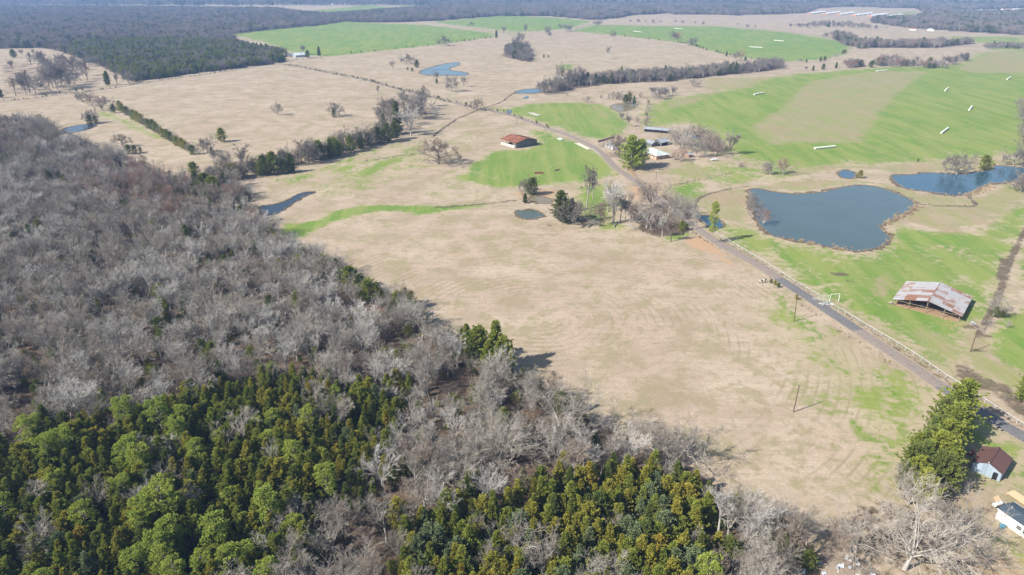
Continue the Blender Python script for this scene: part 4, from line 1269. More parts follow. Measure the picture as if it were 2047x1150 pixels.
# patches of hue in the wood
pn = np.sin(Q[:, 0] * .031 + 1.3) + np.sin(Q[:, 1] * .027 + Q[:, 0] * .013) + r.normal(0, .5, len(Q))
trees = []     # name, key, x, y, h, ws, label, group
for (x, y), e, i2, a, b in zip(Q, ev, in2, u, pn):
    far = y > 330
    if e and a < .975:
        h = r.uniform(5.6, 9.4) * (1.08 if i2 else 1.0)
        c = r.random()
        if not i2 and c > .955:
            trees.append(('pine_tree', 'lime_pine', x, y, h * 1.35, 1.0)); continue
        if i2:
            hue = 'olive' if c < .38 else 'green' if c < .68 else 'blue' if c < .86 else 'bronze' if c < .90 else 'dark'
        else:
            hue = 'green' if c < .52 else 'dark' if c < .70 else 'olive' if c < .92 else 'bronze' if c < .93 else 'blue'
        fr = r.random()
        form = 'cone' if fr < .6 else 'column' if fr < .78 and hue in ('green', 'olive', 'dark') else 'broad'
        trees.append(('cedar_tree', hue + '_' + form, x, y, h, r.uniform(.8, 1.15)))
    elif not e and a < .10:
        trees.append(('cedar_tree', r.choice(['dark_broad', 'green_broad', 'green_cone', 'dark_cone']), x, y, r.uniform(4, 7.5), r.uniform(1, 1.3)))
    else:
        h = r.uniform(6.5, 13.5)
        c = r.random()
        if b > 1.25 and y > 260: key = 'russet_vase' if c < .38 else 'brown_upright' if c < .6 else 'grey_vase'
        elif b < -.3: key = 'pale_vase' if c < .45 else 'pale_upright' if c < .5 else 'grey_vase'
        else: key = 'grey_vase' if c < .36 else 'grey_upright' if c < .66 else 'grey_oak' if c < .80 else 'brown_upright' if c < .9 else 'pale_vase'
        trees.append(('bare_tree', key, x, y, h, r.uniform(.85, 1.15)))
# some bright green pines standing out of the thicket, by eye
for px, pb, pt in [(340,1060,960),(440,1110,1030),(285,835,818),(255,1010,950),(345,1130,1050),(285,1165,1095),(415,1175,1105),(470,1165,1090),(500,1150,1085),(595,1090,1030),(540,915,860),(465,1030,975)]:
    P = g(px, pb)
    trees.append(('pine_tree', 'lime_pine', P[0], P[1], max(hgt(pb, pt), 5.5), 1.15))
LBL = {
 'cedar_tree': {'green': ('mid-green cedar packed in the dense evergreen thicket', 'mid-green thicket cedars'), 'olive': ('olive-yellow cedar packed in the dense evergreen thicket', 'olive thicket cedars'),
                'dark': ('dark green cedar packed in the dense evergreen thicket', 'dark thicket cedars'), 'blue': ('blue-green cedar packed in the dense evergreen thicket', 'blue-green thicket cedars'), 'bronze': ('golden bronze cedar packed in the dense evergreen thicket', 'bronze thicket cedars')},
 'bare_tree': {'grey': ('grey leafless tree crowded in the broad bare wood', 'grey trees of the wood'), 'pale': ('pale silvery leafless tree crowded in the broad bare wood', 'pale trees of the wood'),
               'brown': ('brown-stemmed leafless tree crowded in the broad bare wood', 'brown trees of the wood'), 'russet': ('reddish leafless tree crowded in the broad bare wood', 'reddish trees of the wood')},
 'pine_tree': {'lime': ('bright yellow-green pine rising from the evergreen thicket', 'pines in the thicket')}}
LBL_WOODCEDAR = ('small green cedar growing among the bare wood trees', 'cedars among the bare trees')
CATN = {'cedar_tree': 'cedar', 'bare_tree': 'bare tree', 'pine_tree': 'pine'}
def seen_size(t):
    x, y, d = px_of(np.array([t[2], t[3], t[4] * .5]))
    if not (-10 < x < 2057 and -10 < y < 1150): return -1
    return t[4] * t[5] / d
order = {n: sorted([t for t in trees if t[0] == n], key=seen_size, reverse=True) for n in ('cedar_tree', 'bare_tree', 'pine_tree')}
LIMIT = {'cedar_tree': 300 - COUNT['cedar_tree'], 'bare_tree': 300 - COUNT['bare_tree'], 'pine_tree': 60}
rest = {'cedar_tree': [], 'bare_tree': [], 'pine_tree': []}
for n, lst in order.items():
    for i, t in enumerate(lst):
        if i < LIMIT[n] and seen_size(t) > 0:
            hue = t[1].split('_')[0]
            lab, grp = LBL[n][hue]
            if n == 'cedar_tree' and not (inside(np.array([t[2:4]]), EV1)[0] or inside(np.array([t[2:4]]), EV2)[0]):
                lab, grp = LBL_WOODCEDAR
            add_tree(n, t[1], t[2], t[3], t[4], lab, CATN[n], grp, ws=t[5])
        else:
            rest[n].append(t)
def mass(name, lst, label):
    if not lst: return
    keys = sorted({t[1] for t in lst})
    scatter(name, [(t[2], t[3], 0) for t in lst], np.array([t[4] for t in lst]), [keys.index(t[1]) for t in lst], keys, label, wsc=np.array([t[5] for t in lst]))
mass('bare_woods', rest['bare_tree'], 'grey bare wood stretching back from the evergreen thicket')
mass('evergreen_woods', rest['cedar_tree'] + rest['pine_tree'], 'dense evergreen thicket beyond its nearer trees')
# brushy undergrowth below the wood
U = fill(WP['main'], 4.2, .6, 9)
U = U[in_frame(U, 200)]
U = U[~(inside(U, EV1) | inside(U, EV2) | inside(U, hol))]
edge = dist_line(U, WP['main'], True)
keys = ['grey_shrub', 'brown_shrub', 'russet_shrub', 'green_bush']
scatter('undergrowth', np.column_stack([U, np.zeros(len(U))]), r.uniform(1.6, 4.2, len(U)), [int(v) for v in r.choice(4, len(U), p=[.28, .42, .08, .22])], keys, 'brown and grey brush under the bare wood', wsc=r.uniform(.9, 1.3, len(U)))
# far woods
def far_wood(name, poly, spacing, hr, mix, label, seed):
    Qf = fill(poly, spacing, .5, seed)
    Qf = Qf[in_frame(Qf, 120)]
    for cl in CLEAR:
        Qf = Qf[~inside(Qf, cl)]
    rr = np.random.default_rng(seed)
    keys = list(mix)
    p = np.array([mix[k] for k in keys]); p = p / p.sum()
    # ragged edges: near the outline trees come in bunches and stay lower
    x, y = Qf[:, 0], Qf[:, 1]
    k1 = 6.28 / (spacing * 7)
    nz = np.sin(x * k1 + 2 * np.sin(y * k1 * .6)) + np.sin(y * k1 * 1.1 + 1.7 * np.sin(x * k1 * .5)) + rr.normal(0, .5, len(Qf))
    e = dist_line(Qf, poly, True) / (spacing * 2.2)
    keep = nz > 1.0 - 2.6 * np.minimum(e, 1.2)
    Qf, nz = Qf[keep], nz[keep]
    n = len(Qf)
    h = rr.uniform(*hr, n) * np.where(rr.random(n) < .25, rr.uniform(.5, .8, n), 1.0)
    # evergreens stand in patches
    ever = np.array([k.split('_')[0] in ('dark', 'green') for k in keys])
    x, y = Qf[:, 0], Qf[:, 1]
    pz = np.sin(x * k1 * .35 + 1.0) + np.sin(y * k1 * .4 + x * k1 * .15)
    pick = []
    for i in range(n):
        q = np.where(ever, p * np.clip(.15 + 1.0 * (pz[i] > .7) * 1.8 + .35, 0, 3), p)
        pick.append(int(np.searchsorted(np.cumsum(q / q.sum()), rr.random())))
    pick = np.minimum(pick, len(keys) - 1)
    return scatter(name, np.column_stack([Qf, np.zeros(n)]), h, pick, keys, label, wsc=rr.uniform(1.0, 1.4, n))
MIXB = {'grey_vase_full': .34, 'grey_oak_full': .16, 'grey_vase': .14, 'brown_oak': .16, 'russet_vase': .04, 'dark_broad': .11, 'dark_cone': .05}
far_wood('far_woods', WP['northwest'], 8.5, (10, 15), MIXB, 'broad bare wood filling the land beyond the western pasture', 31)
far_wood('far_woods', WP['cedars'], 5.6, (8, 12), {'dark_broad': .2, 'dark_cone': .12, 'green_broad': .4, 'grey_vase_full': .20, 'grey_oak_full': .12}, 'dark square cedar wood beside the west road', 32)
far_wood('far_woods', WP['band'], 8.0, (11, 16), MIXB, 'long bare wood behind the far green fields', 33)
far_wood('far_woods', WP['east'], 10.5, (11, 16), {**MIXB, 'dark_broad': .2}, 'dark wood spreading behind the poultry sheds', 34)
far_wood('far_woods', WP['eastbelt'], 8.0, (9, 14), {**MIXB, 'russet_vase': .15}, 'thick tree belt below the poultry sheds', 35)
far_wood('far_woods', WP['line'], 6.5, (7, 13), {'grey_vase_full': .4, 'grey_oak_full': .25, 'grey_upright_full': .2, 'dark_cone': .09, 'brown_oak': .06}, 'bare tree line along the winding creek', 36)
far_wood('far_woods', WP['clump'], 5.5, (8, 14), {'grey_vase_full': .5, 'grey_upright_full': .3, 'grey_oak_full': .12, 'dark_bush': .08}, 'dense bare clump in the middle of the north pasture', 37)
far_wood('far_woods', gp([(1945,96),(1975,91),(2060,93),(2300,97),(2300,104),(2060,100),(1990,99)]), 7.0, (6, 10), MIXB, 'roadside tree row at the corner of the ploughed strip', 38)
far_wood('far_woods', gp([(1680,139),(1700,131),(1760,127),(1830,129),(1865,134),(1880,128),(1905,122),(1935,112),(1942,116),(1915,130),(1885,139),(1850,138),(1760,134),(1700,138)]), 8.0, (6, 13), {'grey_vase_full': .4, 'grey_oak_full': .3, 'russet_vase_full': .15, 'dark_broad': .15}, 'bare hedge row bordering the ploughed strip and green field', 42)
far_wood('far_woods', gp([(1580,52),(1640,47),(1700,46),(1740,50),(1780,58),(1740,60),(1690,56),(1640,57),(1600,58)]), 17.0, (6, 12), MIXB, 'scattered trees and brush below the poultry sheds', 43)
far_wood('far_woods', gp([(1700,93),(1712,98),(1735,100),(1725,95)]), 6.0, (6, 10), MIXB, 'short hedge on the tip of the far green field', 39)
far_wood('far_woods', gp([(-500,12),(2600,12),(3300,2.5),(-1300,2.5)]), 26.0, (14, 24), {'grey_vase_full': .4, 'grey_oak_full': .3, 'dark_broad': .3}, 'distant woods along the horizon', 40)
far_wood('far_woods', gp([(1620,122),(1660,112),(1690,104),(1700,97),(1706,98),(1692,108),(1664,117),(1625,126)]), 7.0, (3, 6), {'grey_shrub': .7, 'dark_bush': .3}, 'low hedge curving round the far green field', 41)
# reeds and weeds
def reed_source():
    r_ = np.random.default_rng(77)
    for k in range(2):
        n = 46
        P = np.column_stack([r_.normal(0, .28, (n, 2)), np.full(n, -.1)])
        A = np.column_stack([r_.normal(0, .28, (n, 2)), np.ones(n)])
        V, T_ = sprays(r_, P, A, 1.15, .035, 1, .1)
        reg('straw_reed', ((np.array([[0, 0, 0], [.01, 0, 0], [.01, .01, .1], [0, .01, .1]]), np.array([[0, 1, 2, 3]])), (V, T_)), BARK_D, REED, True)
REED = twig('dead_reed', (.40, .32, .20), (.30, .22, .14))
reed_source()
def line_scatter(name, lines, step, spread, hr, mix, label, seed):
    rr = np.random.default_rng(seed)
    out = []
    for Lp in lines:
        seg = np.linalg.norm(np.diff(Lp, axis=0), axis=1)
        s = np.concatenate([[0], np.cumsum(seg)])
        t = np.arange(0, s[-1], step)
        p = np.stack([np.interp(t, s, Lp[:, 0]), np.interp(t, s, Lp[:, 1])], 1)
        out.append(p + rr.normal(0, spread, p.shape))
    P = np.concatenate(out)
    keys = list(mix)
    pr = np.array([mix[k] for k in keys]); pr = pr / pr.sum()
    scatter(name, np.column_stack([P, np.zeros(len(P))]), rr.uniform(*hr, len(P)), [int(v) for v in rr.choice(len(keys), len(P), p=pr)], keys, label, wsc=rr.uniform(.8, 1.4, len(P)))
line_scatter('shore_weeds', [np.vstack([POND_W[k], POND_W[k][:1]]) for k in ('big', 'east', 'tiny')], .6, .4, (.3, .85), {'straw_reed': .55, 'brown_shrub': .45}, 'dead reeds fringing the eastern ponds', 60)
line_scatter('shore_weeds', [np.vstack([POND_W[k], POND_W[k][:1]]) for k in ('north', 'creek', 'brown', 'field', 'grove', 'oxbow', 'west', 'roadside')], 1.0, .5, (.3, .9), {'straw_reed': .8, 'brown_shrub': .2}, 'dead reeds fringing the pasture pools', 61)
line_scatter('shore_weeds', [gp([(1836,410),(1820,424),(1800,433),(1785,441),(1772,449)]), gp([(1580,480),(1600,483),(1634,489)]), gp([(1660,494),(1700,499)]), gp([(1925,390),(1945,388),(1965,380),(1985,372)])], .7, 1.5, (.7, 1.4), {'straw_reed': 1.0}, 'straw-coloured reed clumps standing in the pond shallows', 62)
_fl = lambda pts: smooth_poly(gp(pts), 6, False)
line_scatter('roadside_weeds', [_fl([(1445,482),(1520,526),(1600,574),(1634,596)]), _fl([(1670,616),(1730,655),(1817,708),(1900,762),(1990,818),(2060,862)])], .55, .55, (.35, .9), {'brown_shrub': .6, 'grey_shrub': .4}, 'brown weeds along the white pipe fence', 50)
line_scatter('roadside_weeds', [_fl(ROAD_MAIN[19:30])+np.array([0, 4.5]), _fl(ROAD_MAIN[21:30])-np.array([0, 4.5]), _fl(ROAD_WEST)-np.array([0, 4.])], 4.0, .9, (.8, 2.6), {'brown_shrub': .5, 'dark_bush': .5}, 'bushes dotted along the track verges', 51)
line_scatter('roadside_weeds', [_fl([(660,112),(770,100),(870,90),(985,75)]), _fl([(1228,71),(1300,79),(1368,87),(1416,101),(1447,108),(1500,118)])], 9.0, 2.0, (1.5, 4), {'brown_shrub': .5, 'dark_bush': .5}, 'bushes dotted along the field edges', 52)
line_scatter('roadside_weeds', [_fl([(1600,608),(1640,634),(1680,661),(1730,694),(1790,735)]), _fl([(1445,500),(1400,476),(1375,455)])], 1.0, .6, (.3, .7), {'brown_shrub': .7, 'olive_bush': .3}, 'dry weeds on the field side of the road', 53)
line_scatter('ditch_weeds', [smooth_poly(m_[0], 4, False) for m_ in MUD[:10] if len(m_[0]) > 3], 1.4, 1.0, (.4, 1.3), {'brown_shrub': .7, 'grey_shrub': .3}, 'dead weeds along the ditches', 54)
# ------------------------------------------------------------------ building materials
def sheet_metal(name, clean, rust, amt, scale=.22, rough=.45):
    t = NT(name, rough)
    P = t.pos()
    r = t.rand()
    n = t.noise(P, scale, 5, .65, .4)
    n2 = t.noise(P, 1.6, 4, .6)
    m = t.step(t.math('ADD', t.math('MULTIPLY', r, .38), t.math('ADD', t.math('MULTIPLY', n, .8), t.math('MULTIPLY', n2, .25))), 1.12 - amt, 1.34 - amt)
    c = t.mix(n2, tuple(v * .86 for v in clean), clean)
    c = t.scale_col(c, t.math('ADD', .86, t.math('MULTIPLY', r, .26)))
    rc = t.mix(n2, tuple(v * .7 for v in rust), rust)
    t.base(t.mix(m, c, rc))
    t.put(t.b.inputs['Roughness'], t.math('ADD', rough, t.math('MULTIPLY', m, .4)))
    return t.m
M_GALV = sheet_metal('galvanised_sheet', (.40, .385, .385), (.27, .14, .088), .47)
M_RUST = sheet_metal('rusted_sheet', (.31, .125, .078), (.23, .09, .05), .55)
M_GREYR = sheet_metal('grey_roof_sheet', (.30, .32, .34), (.24, .20, .18), .2)
M_PALER = sheet_metal('pale_roof_sheet', (.50, .54, .52), (.38, .37, .34), .15)
M_BROWNR = sheet_metal('brown_roof_sheet', (.115, .062, .052), (.098, .054, .046), .2, rough=.5)
M_SIDING = sheet_metal('bluegrey_siding', (.30, .365, .43), (.26, .30, .34), .15)
M_DARKW = sheet_metal('dark_siding', (.14, .145, .15), (.12, .09, .07), .3)
M_WHITE = simple('white_paint', (.68, .67, .645), .6, .06, 1.2)
M_FENCE = simple('fence_paint', (.54, .535, .52), .6, .12, .6)
M_CREAM = simple('cream_wall', (.60, .565, .46), .8, .12, .8)
M_WOOD = simple('weathered_wood', (.24, .19, .145), .9, .3, 2.0)
M_POLE = simple('creosote_wood', (.115, .075, .052), .9, .25, 3.0)
M_NEWWOOD = simple('fresh_lumber', (.58, .40, .24), .8, .15, 3.0)
M_STEEL = simple('grey_steel', (.36, .36, .36), .5, .15, 2.0, .3)
M_CONC = simple('concrete', (.44, .41, .36), .9, .15, .8)
M_DARK = simple('door_and_painted_shade', (.018, .018, .02), .9, .2, 1.0)  # near-black for doors and for painted interior shade
M_BLUE = simple('blue_roof', (.16, .24, .34), .5, .1, 1.0)
M_SHING = simple('dark_shingles', (.055, .075, .095), .85, .25, 2.5)
M_RED = simple('red_enamel', (.48, .045, .03), .4, .1, 2.0)
M_TYRE = simple('black_rubber', (.025, .025, .027), .8, .2, 3.0)
M_TUB = simple('turquoise_plastic', (.02, .26, .38), .5, .1, 2.0)
M_TARP = simple('blue_tarp', (.16, .24, .33), .5, .35, 1.5)
M_TARPW = simple('silver_tarp', (.36, .39, .43), .5, .3, 1.8)
M_EARTH = simple('barn_earth', (.30, .20, .12), .95, .25, .9)
def brick_mat():
    t = NT('orange_brick', .9)
    b = t.new('ShaderNodeTexBrick')
    t.put(b.inputs['Vector'], t.mapped(t.pos(), (1, 1, 1), (math.pi / 2, 0, 0)))
    b.inputs['Color1'].default_value = (.50, .27, .17, 1)
    b.inputs['Color2'].default_value = (.42, .215, .135, 1)
    b.inputs['Mortar'].default_value = (.5, .44, .38, 1)
    b.inputs['Scale'].default_value = 3.0
    t.base(b.outputs['Color'])
    return t.m
M_BRICK = brick_mat()
def glass_mat():
    t = NT('window_glass', .08)
    t.base((.03, .04, .05))
    t.b.inputs['Specular IOR Level'].default_value = .6
    return t.m
M_GLASS = glass_mat()

def roof_slopes(parent, L, W, eave, ridge, over, mat, nrow, ncol, name='roof_sheet', t=.05, x0=None):
    """gable roof along local x, centred, made of separate overlapping sheets; nrow sheets down the slope, ncol along"""
    hx = L / 2 + over
    hw = W / 2 + over
    rise = ridge - eave
    for s in (-1, 1):
        for i in range(nrow):
            for j in range(ncol):
                f0, f1 = i / nrow, (i + 1) / nrow + (.02 if i < nrow - 1 else 0)
                xa, xb = -hx + 2 * hx * j / ncol, -hx + 2 * hx * (j + 1) / ncol + (.05 if j < ncol - 1 else 0)
                lift = .012 * (nrow - i) + .004 * (j % 2) + random.uniform(0, .012)
                ya, yb = s * hw * f0, s * hw * f1
                za, zb = ridge - rise * f0 * hw / (W / 2) + lift, ridge - rise * f1 * hw / (W / 2) + lift
                # a few ribs pressed into each sheet
                nr = 4
                m = MB()
                for q in range(nr):
                    xm0, xm1 = xa + (xb - xa) * q / nr, xa + (xb - xa) * (q + 1) / nr
                    c = [(xm0, ya, za), (xm1, ya, za), (xm1, yb, zb), (xm0, yb, zb)]
                    if s > 0:
                        pass
                    else:
                        c = c[::-1]
                    n = np.cross(np.array(c[1]) - c[0], np.array(c[3]) - c[0])
                    if n[2] < 0: c = c[::-1]
                    m.slab(c, t)
                    rb = [(xm0, ya, za + .03), (xm0 + .07, ya, za + .03), (xm0 + .07, yb, zb + .03), (xm0, yb, zb + .03)]
                    n = np.cross(np.array(rb[1]) - rb[0], np.array(rb[3]) - rb[0])
                    if n[2] < 0: rb = rb[::-1]
                    m.slab(rb, .04)
                m.obj(name, mat, parent)
    return MB().box((0, 0, ridge + .06), (2 * hx + .1, .45, .07)).obj('ridge_cap', mat, parent)

def gable_wall(x, W, eave, ridge, th):
    h = W / 2
    vs = []
    for dx in (-th / 2, th / 2):
        vs += [(x + dx, -h, 0), (x + dx, h, 0), (x + dx, h, eave), (x + dx, 0, ridge), (x + dx, -h, eave)]
    m = MB()
    o = len(m.v)
    m.v += vs
    m.f += [(4, 3, 2, 1, 0), (5, 6, 7, 8, 9)] + [(i, (i + 1) % 5, 5 + (i + 1) % 5, 5 + i) for i in range(5)]
    return m

def window(parent, c, w_, h_, axis, mat_frame=None):
    """window in a wall; axis 'x' means the wall faces +-x"""
    fr = MB()
    d = .09
    def bx(dw, dh, sw, sh):
        if axis == 'y': fr.box((c[0] + dw, c[1], c[2] + dh), (sw, d, sh))
        else: fr.box((c[0], c[1] + dw, c[2] + dh), (d, sw, sh))
    bx(-w_ / 2, 0, .09, h_ + .09); bx(w_ / 2, 0, .09, h_ + .09); bx(0, h_ / 2, w_ - .09, .09); bx(0, -h_ / 2, w_ - .09, .09); bx(0, 0, w_ - .09, .06)
    o = fr.obj('window', mat_frame or M_WHITE, parent)
    s = (w_ - .08, .04, h_ - .08) if axis == 'y' else (.04, w_ - .08, h_ - .08)
    MB().box(c, s).obj('pane', M_GLASS, o)
    return o

# ------------------------------------------------------------------ open hay barn with rusty galvanised roof
def hay_barn():
    L, W, eave, ridge = 21.5, 22.2, 2.6, 5.1
    o = thing('hay_barn', (155.8, 228.8, 0), 'open-sided hay barn with patchy rusted tin roof beside the white pipe fence', 'barn', rz=math.radians(50))
    roof_slopes(o, L - 1, W - 1, eave, ridge, .6, M_GALV, 3, 7)
    for x in np.linspace(-L / 2 + .6, L / 2 - .6, 5):
        for y in (-W / 2 + .7, -W / 4, 0, W / 4, W / 2 - .7):
            h = ridge - (ridge - eave) * abs(y) / (W / 2) - .2
            MB().tube([(x, y, -.2), (x, y, h)], .13, 6).obj('post', M_WOOD, o)
        for s in (-1, 1):
            MB().tube([(x, s * (W / 2 - .2), eave - .05), (x, 0, ridge - .2)], .10, 4).obj('rafter', M_STEEL, o)
        MB().tube([(x, -W / 2 + .7, eave - .35), (x, W / 2 - .7, eave - .35)], .08, 4).obj('tie_beam', M_WOOD, o)
    for f in np.linspace(.08, .95, 7):
        for s in (-1, 1):
            y = s * f * W / 2
            z = ridge - (ridge - eave) * f - .12
            MB().tube([(-L / 2, y, z), (L / 2, y, z)], .06, 4).obj('purlin', M_STEEL, o)
    # dark boards added at the back and far side to darken the interior
    for k in range(9):
        ya, yb = -W / 2 + .8 + k * (W - 1.6) / 9, -W / 2 + .8 + (k + 1) * (W - 1.6) / 9 - .04
        h = min(ridge - (ridge - eave) * abs(ya) / (W / 2), ridge - (ridge - eave) * abs(yb) / (W / 2)) - .35
        MB().box((L / 2 - .35, (ya + yb) / 2, h / 2), (.06, yb - ya, h)).obj('wall_board', M_DARKW, o)
    for k in range(8):
        xa, xb = -L / 2 + 8 + k * (L - 9) / 8, -L / 2 + 8 + (k + 1) * (L - 9) / 8 - .04
        MB().box(((xa + xb) / 2, W / 2 - .6, 1.2), (xb - xa, .06, 2.4)).obj('wall_board', M_DARKW, o)
    MB().box((0, 0, .03), (L - 1, W - 1.4, .05)).obj('earth_floor', M_EARTH, o)
    MB().tube([(-L / 2 + .5, W / 4 - .2, 2.6), (-L / 2 + .5, W / 2 - 3, .4)], .06, 4).obj('brace', M_WOOD, o)
    return o
hay_barn()
_b = thing('water_trough', (*g(1844, 613)[:2], 0), 'small grey metal trough at the open front of the rusty hay barn', 'trough', rz=.6)
MB().box((0, 0, .05), (1.7, .9, .08)).obj('base', M_STEEL, _b)
for c, s in (((.85, 0, .4), (.06, .9, .7)), ((-.85, 0, .4), (.06, .9, .7)), ((0, .42, .4), (1.64, .06, .7)), ((0, -.42, .4), (1.64, .06, .7))):
    MB().box(c, s).obj('side', M_STEEL, _b)

# ------------------------------------------------------------------ red rusty barn in the north pasture
def red_barn():
    L, W, eave, ridge = 18.2, 19.5, 3.9, 6.0
    o = thing('pasture_barn', (5.0, 497.6, 0), 'open barn with rust-red roof and pale low wall on the green pasture', 'barn', rz=math.radians(-52))
    roof_slopes(o, L, W, eave, ridge, .5, M_RUST, 2, 6)
    # local +y looks away from the camera's side, local -y is the pale low wall
    MB().box((-.8, -W / 2 + .1, .8), (L - 2.4, .22, 1.6)).obj('low_wall', M_CREAM, o)
    MB().box((-L / 2 + .2, -W / 2 + 1.4, .8), (.2, 2.3, 1.6)).obj('low_wall', M_CREAM, o)
    for y in (-W / 2 + .35, -W / 4, 0, W / 4, W / 2 - .3):
        for x in np.linspace(-L / 2 + .4, L / 2 - .4, 5):
            h = ridge - (ridge - eave) * abs(y) / (W / 2) - .15
            MB().tube([(x, y, -.2), (x, y, h)], .11, 6).obj('post', M_WOOD, o)
    MB().tube([(-4.5, -W / 2 + .3, 0), (-4.5, -W / 2 + .3, 3.6)], .2, 8).obj('white_post', M_WHITE, o)
    n = 9
    for k in range(n):                                      # dark back wall added to keep the interior in shade
        xa, xb = -L / 2 + k * L / n, -L / 2 + (k + 1) * L / n - .04
        MB().box(((xa + xb) / 2, W / 2 - .1, eave / 2 - .1), (xb - xa, .05, eave - .25)).obj('wall_sheet', M_DARKW, o)
    for k in range(10):  # dark gable sheets stand in for the shade of the open end
        ya, yb = -W / 2 + .3 + k * (W - .6) / 10, -W / 2 + .3 + (k + 1) * (W - .6) / 10 - .04
        h = min(ridge - (ridge - eave) * abs(ya) / (W / 2), ridge - (ridge - eave) * abs(yb) / (W / 2)) - .25
        MB().box((L / 2 - .1, (ya + yb) / 2, h / 2), (.05, yb - ya, h)).obj('wall_sheet', M_DARKW, o)
        if k > 3:
            MB().box((-L / 2 + .1, (ya + yb) / 2, h / 2), (.05, yb - ya, h)).obj('wall_sheet', M_DARKW, o)
    for k in range(3):
        MB().box((L / 2 - 1.2 - 1.1 * k, -W / 2 + .1, 1.7), (1.06, .05, 3.4)).obj('wall_sheet', M_DARKW, o)
    return o
red_barn()

# ------------------------------------------------------------------ brick farmhouse
def hip_roof(parent, L, W, eave, ridge, over, mat, n=6):
    hx, hy = L / 2 + over, W / 2 + over
    k = max(hx - hy, .1)
    A = [(-hx, -hy, eave), (hx, -hy, eave), (hx, hy, eave), (-hx, hy, eave)]
    R0, R1 = (-k, 0, ridge), (k, 0, ridge)
    def strip(e0, e1, r0, r1, cnt):
        for i in range(cnt):
            a, b = i / cnt, (i + 1) / cnt
            e0_, e1_, r0_, r1_ = map(np.array, (e0, e1, r0, r1))
            q = [e0_ + (e1_ - e0_) * a, e0_ + (e1_ - e0_) * b, r0_ + (r1_ - r0_) * b, r0_ + (r1_ - r0_) * a]
            q[0] = q[0]; 
            if np.linalg.norm(q[2] - q[3]) < 1e-6: q[3] = q[2] + (q[0] - q[1]) * .004
            q = [p + np.array([0, 0, .006 * (i % 2)]) for p in q]
            MB().slab(q, .06).obj('roof_sheet', mat, parent)
    strip(A[0], A[1], R0, R1, n); strip(A[2], A[3], R1, R0, n)
    strip(A[1], A[2], R1, R1, n // 2); strip(A[3], A[0], R0, R0, n // 2)
    for a, b in ((A[0], R0), (A[3], R0), (A[1], R1), (A[2], R1), (R0, R1)):
        MB().tube([(a[0], a[1], a[2] + .03), (b[0], b[1], b[2] + .05)], .09, 5).obj('hip_cap', mat, parent)

def farmhouse():
    L, W = 18.0, 10.6
    c = np.array([96.5, 450.6]) + np.array([.878, .479]) * 5.3 + np.array([-.479, .878]) * 9.3
    o = thing('farmhouse', (*c, 0), 'orange brick farmhouse under a pale hipped metal roof', 'house', rz=math.radians(118.6))
    for cc, s in (((0, W / 2 - .15, 1.35), (L, .3, 2.7)), ((0, -W / 2 + .15, 1.35), (L, .3, 2.7)), ((L / 2 - .15, 0, 1.35), (.3, W - .6, 2.7)), ((-L / 2 + .15, 0, 1.35), (.3, W - .6, 2.7))):
        MB().box(cc, s).obj('wall', M_BRICK, o)
    hip_roof(o, L, W, 2.65, 5.0, .75, M_PALER, 8)
    # local -x end faces the camera, local +y side faces the pine
    for y in (-3.0, 1.2):
        window(o, (-L / 2 - .02, y, 1.5), 1.7, 1.2, 'x')
    for x in (-6.5, -2.5, 3.5, 6.5):
        window(o, (x, W / 2 + .02, 1.5), 1.5, 1.2, 'y')
    d = MB().box((.6, W / 2 + .03, 1.02), (1.0, .08, 2.05)).obj('door', M_DARKW, o)
    MB().box((.95, W / 2 + .10, 1.0), (.08, .08, .08)).obj('handle', M_STEEL, d)
    MB().tube([(3, 1.5, 4.2), (3, 1.5, 5.6)], .18, 6).obj('flue', M_STEEL, o)
    return o
farmhouse()

def gable_shed(name, px, py, rz, L, W, eave, ridge, wall, roof, label, cat='shed', door=None, nwin=0, ncol=4, open_front=False, loc=None, group=None):
    P = g(px, py) if loc is None else np.array(loc)
    o = thing(name, (P[0], P[1], 0), label, cat, group, rz=rz)
    roof_slopes(o, L, W, eave, ridge, .3, roof, 1, ncol)
    if not open_front:
        MB().box((0, -W / 2 + .06, eave / 2), (L, .12, eave)).obj('wall', wall, o)
    else:
        MB().box((0, -W / 2 + .5, eave / 2), (L - .3, .06, eave - .1)).obj('painted_shade_panel', M_DARK, o)  # near-black panel paints the interior shade behind the open front
        for x in np.linspace(-L / 2 + .15, L / 2 - .15, 4):
            MB().tube([(x, -W / 2 + .2, -.1), (x, -W / 2 + .2, eave)], .1, 6).obj('post', M_WOOD, o)
    MB().box((0, W / 2 - .06, eave / 2), (L, .12, eave)).obj('wall', wall, o)
    gable_wall(-L / 2 + .06, W - .25, eave, ridge - .02, .12).obj('gable_wall', wall, o)
    gable_wall(L / 2 - .06, W - .25, eave, ridge - .02, .12).obj('gable_wall', wall, o)
    if door:
        side, at, dw, dh = door
        if side == 'x-':
            d = MB().box((-L / 2 - .03, at, dh / 2), (.07, dw, dh)).obj('door', M_DARK, o)
        else:
            d = MB().box((at, -W / 2 - .03, dh / 2), (dw, .07, dh)).obj('door', M_DARK, o)
    for k in range(nwin):
        window(o, (-L / 2 + (k + 1) * L / (nwin + 1), -W / 2 - .02, eave * .6), .9, .9, 'y')
    return o
gable_shed('white_shed', 1224, 297, math.radians(-62), 9, 6, 2.4, 4.0, M_WHITE, M_GREYR, 'small white shed with grey roof beside the farm track', door=('y', 1.5, 1.0, 2.0))
gable_shed('long_shed', 1314, 264, math.radians(-24), 20, 6.5, 2.3, 3.4, M_DARKW, M_GREYR, 'long low open shed with weathered grey roof behind the farmyard', ncol=8, open_front=True)
gable_shed('machine_shed', 1322, 289, math.radians(38), 9, 8, 2.6, 4.3, M_DARKW, M_GREYR, 'dark machine shed with black open front between the white tanks and farmhouse', open_front=True)
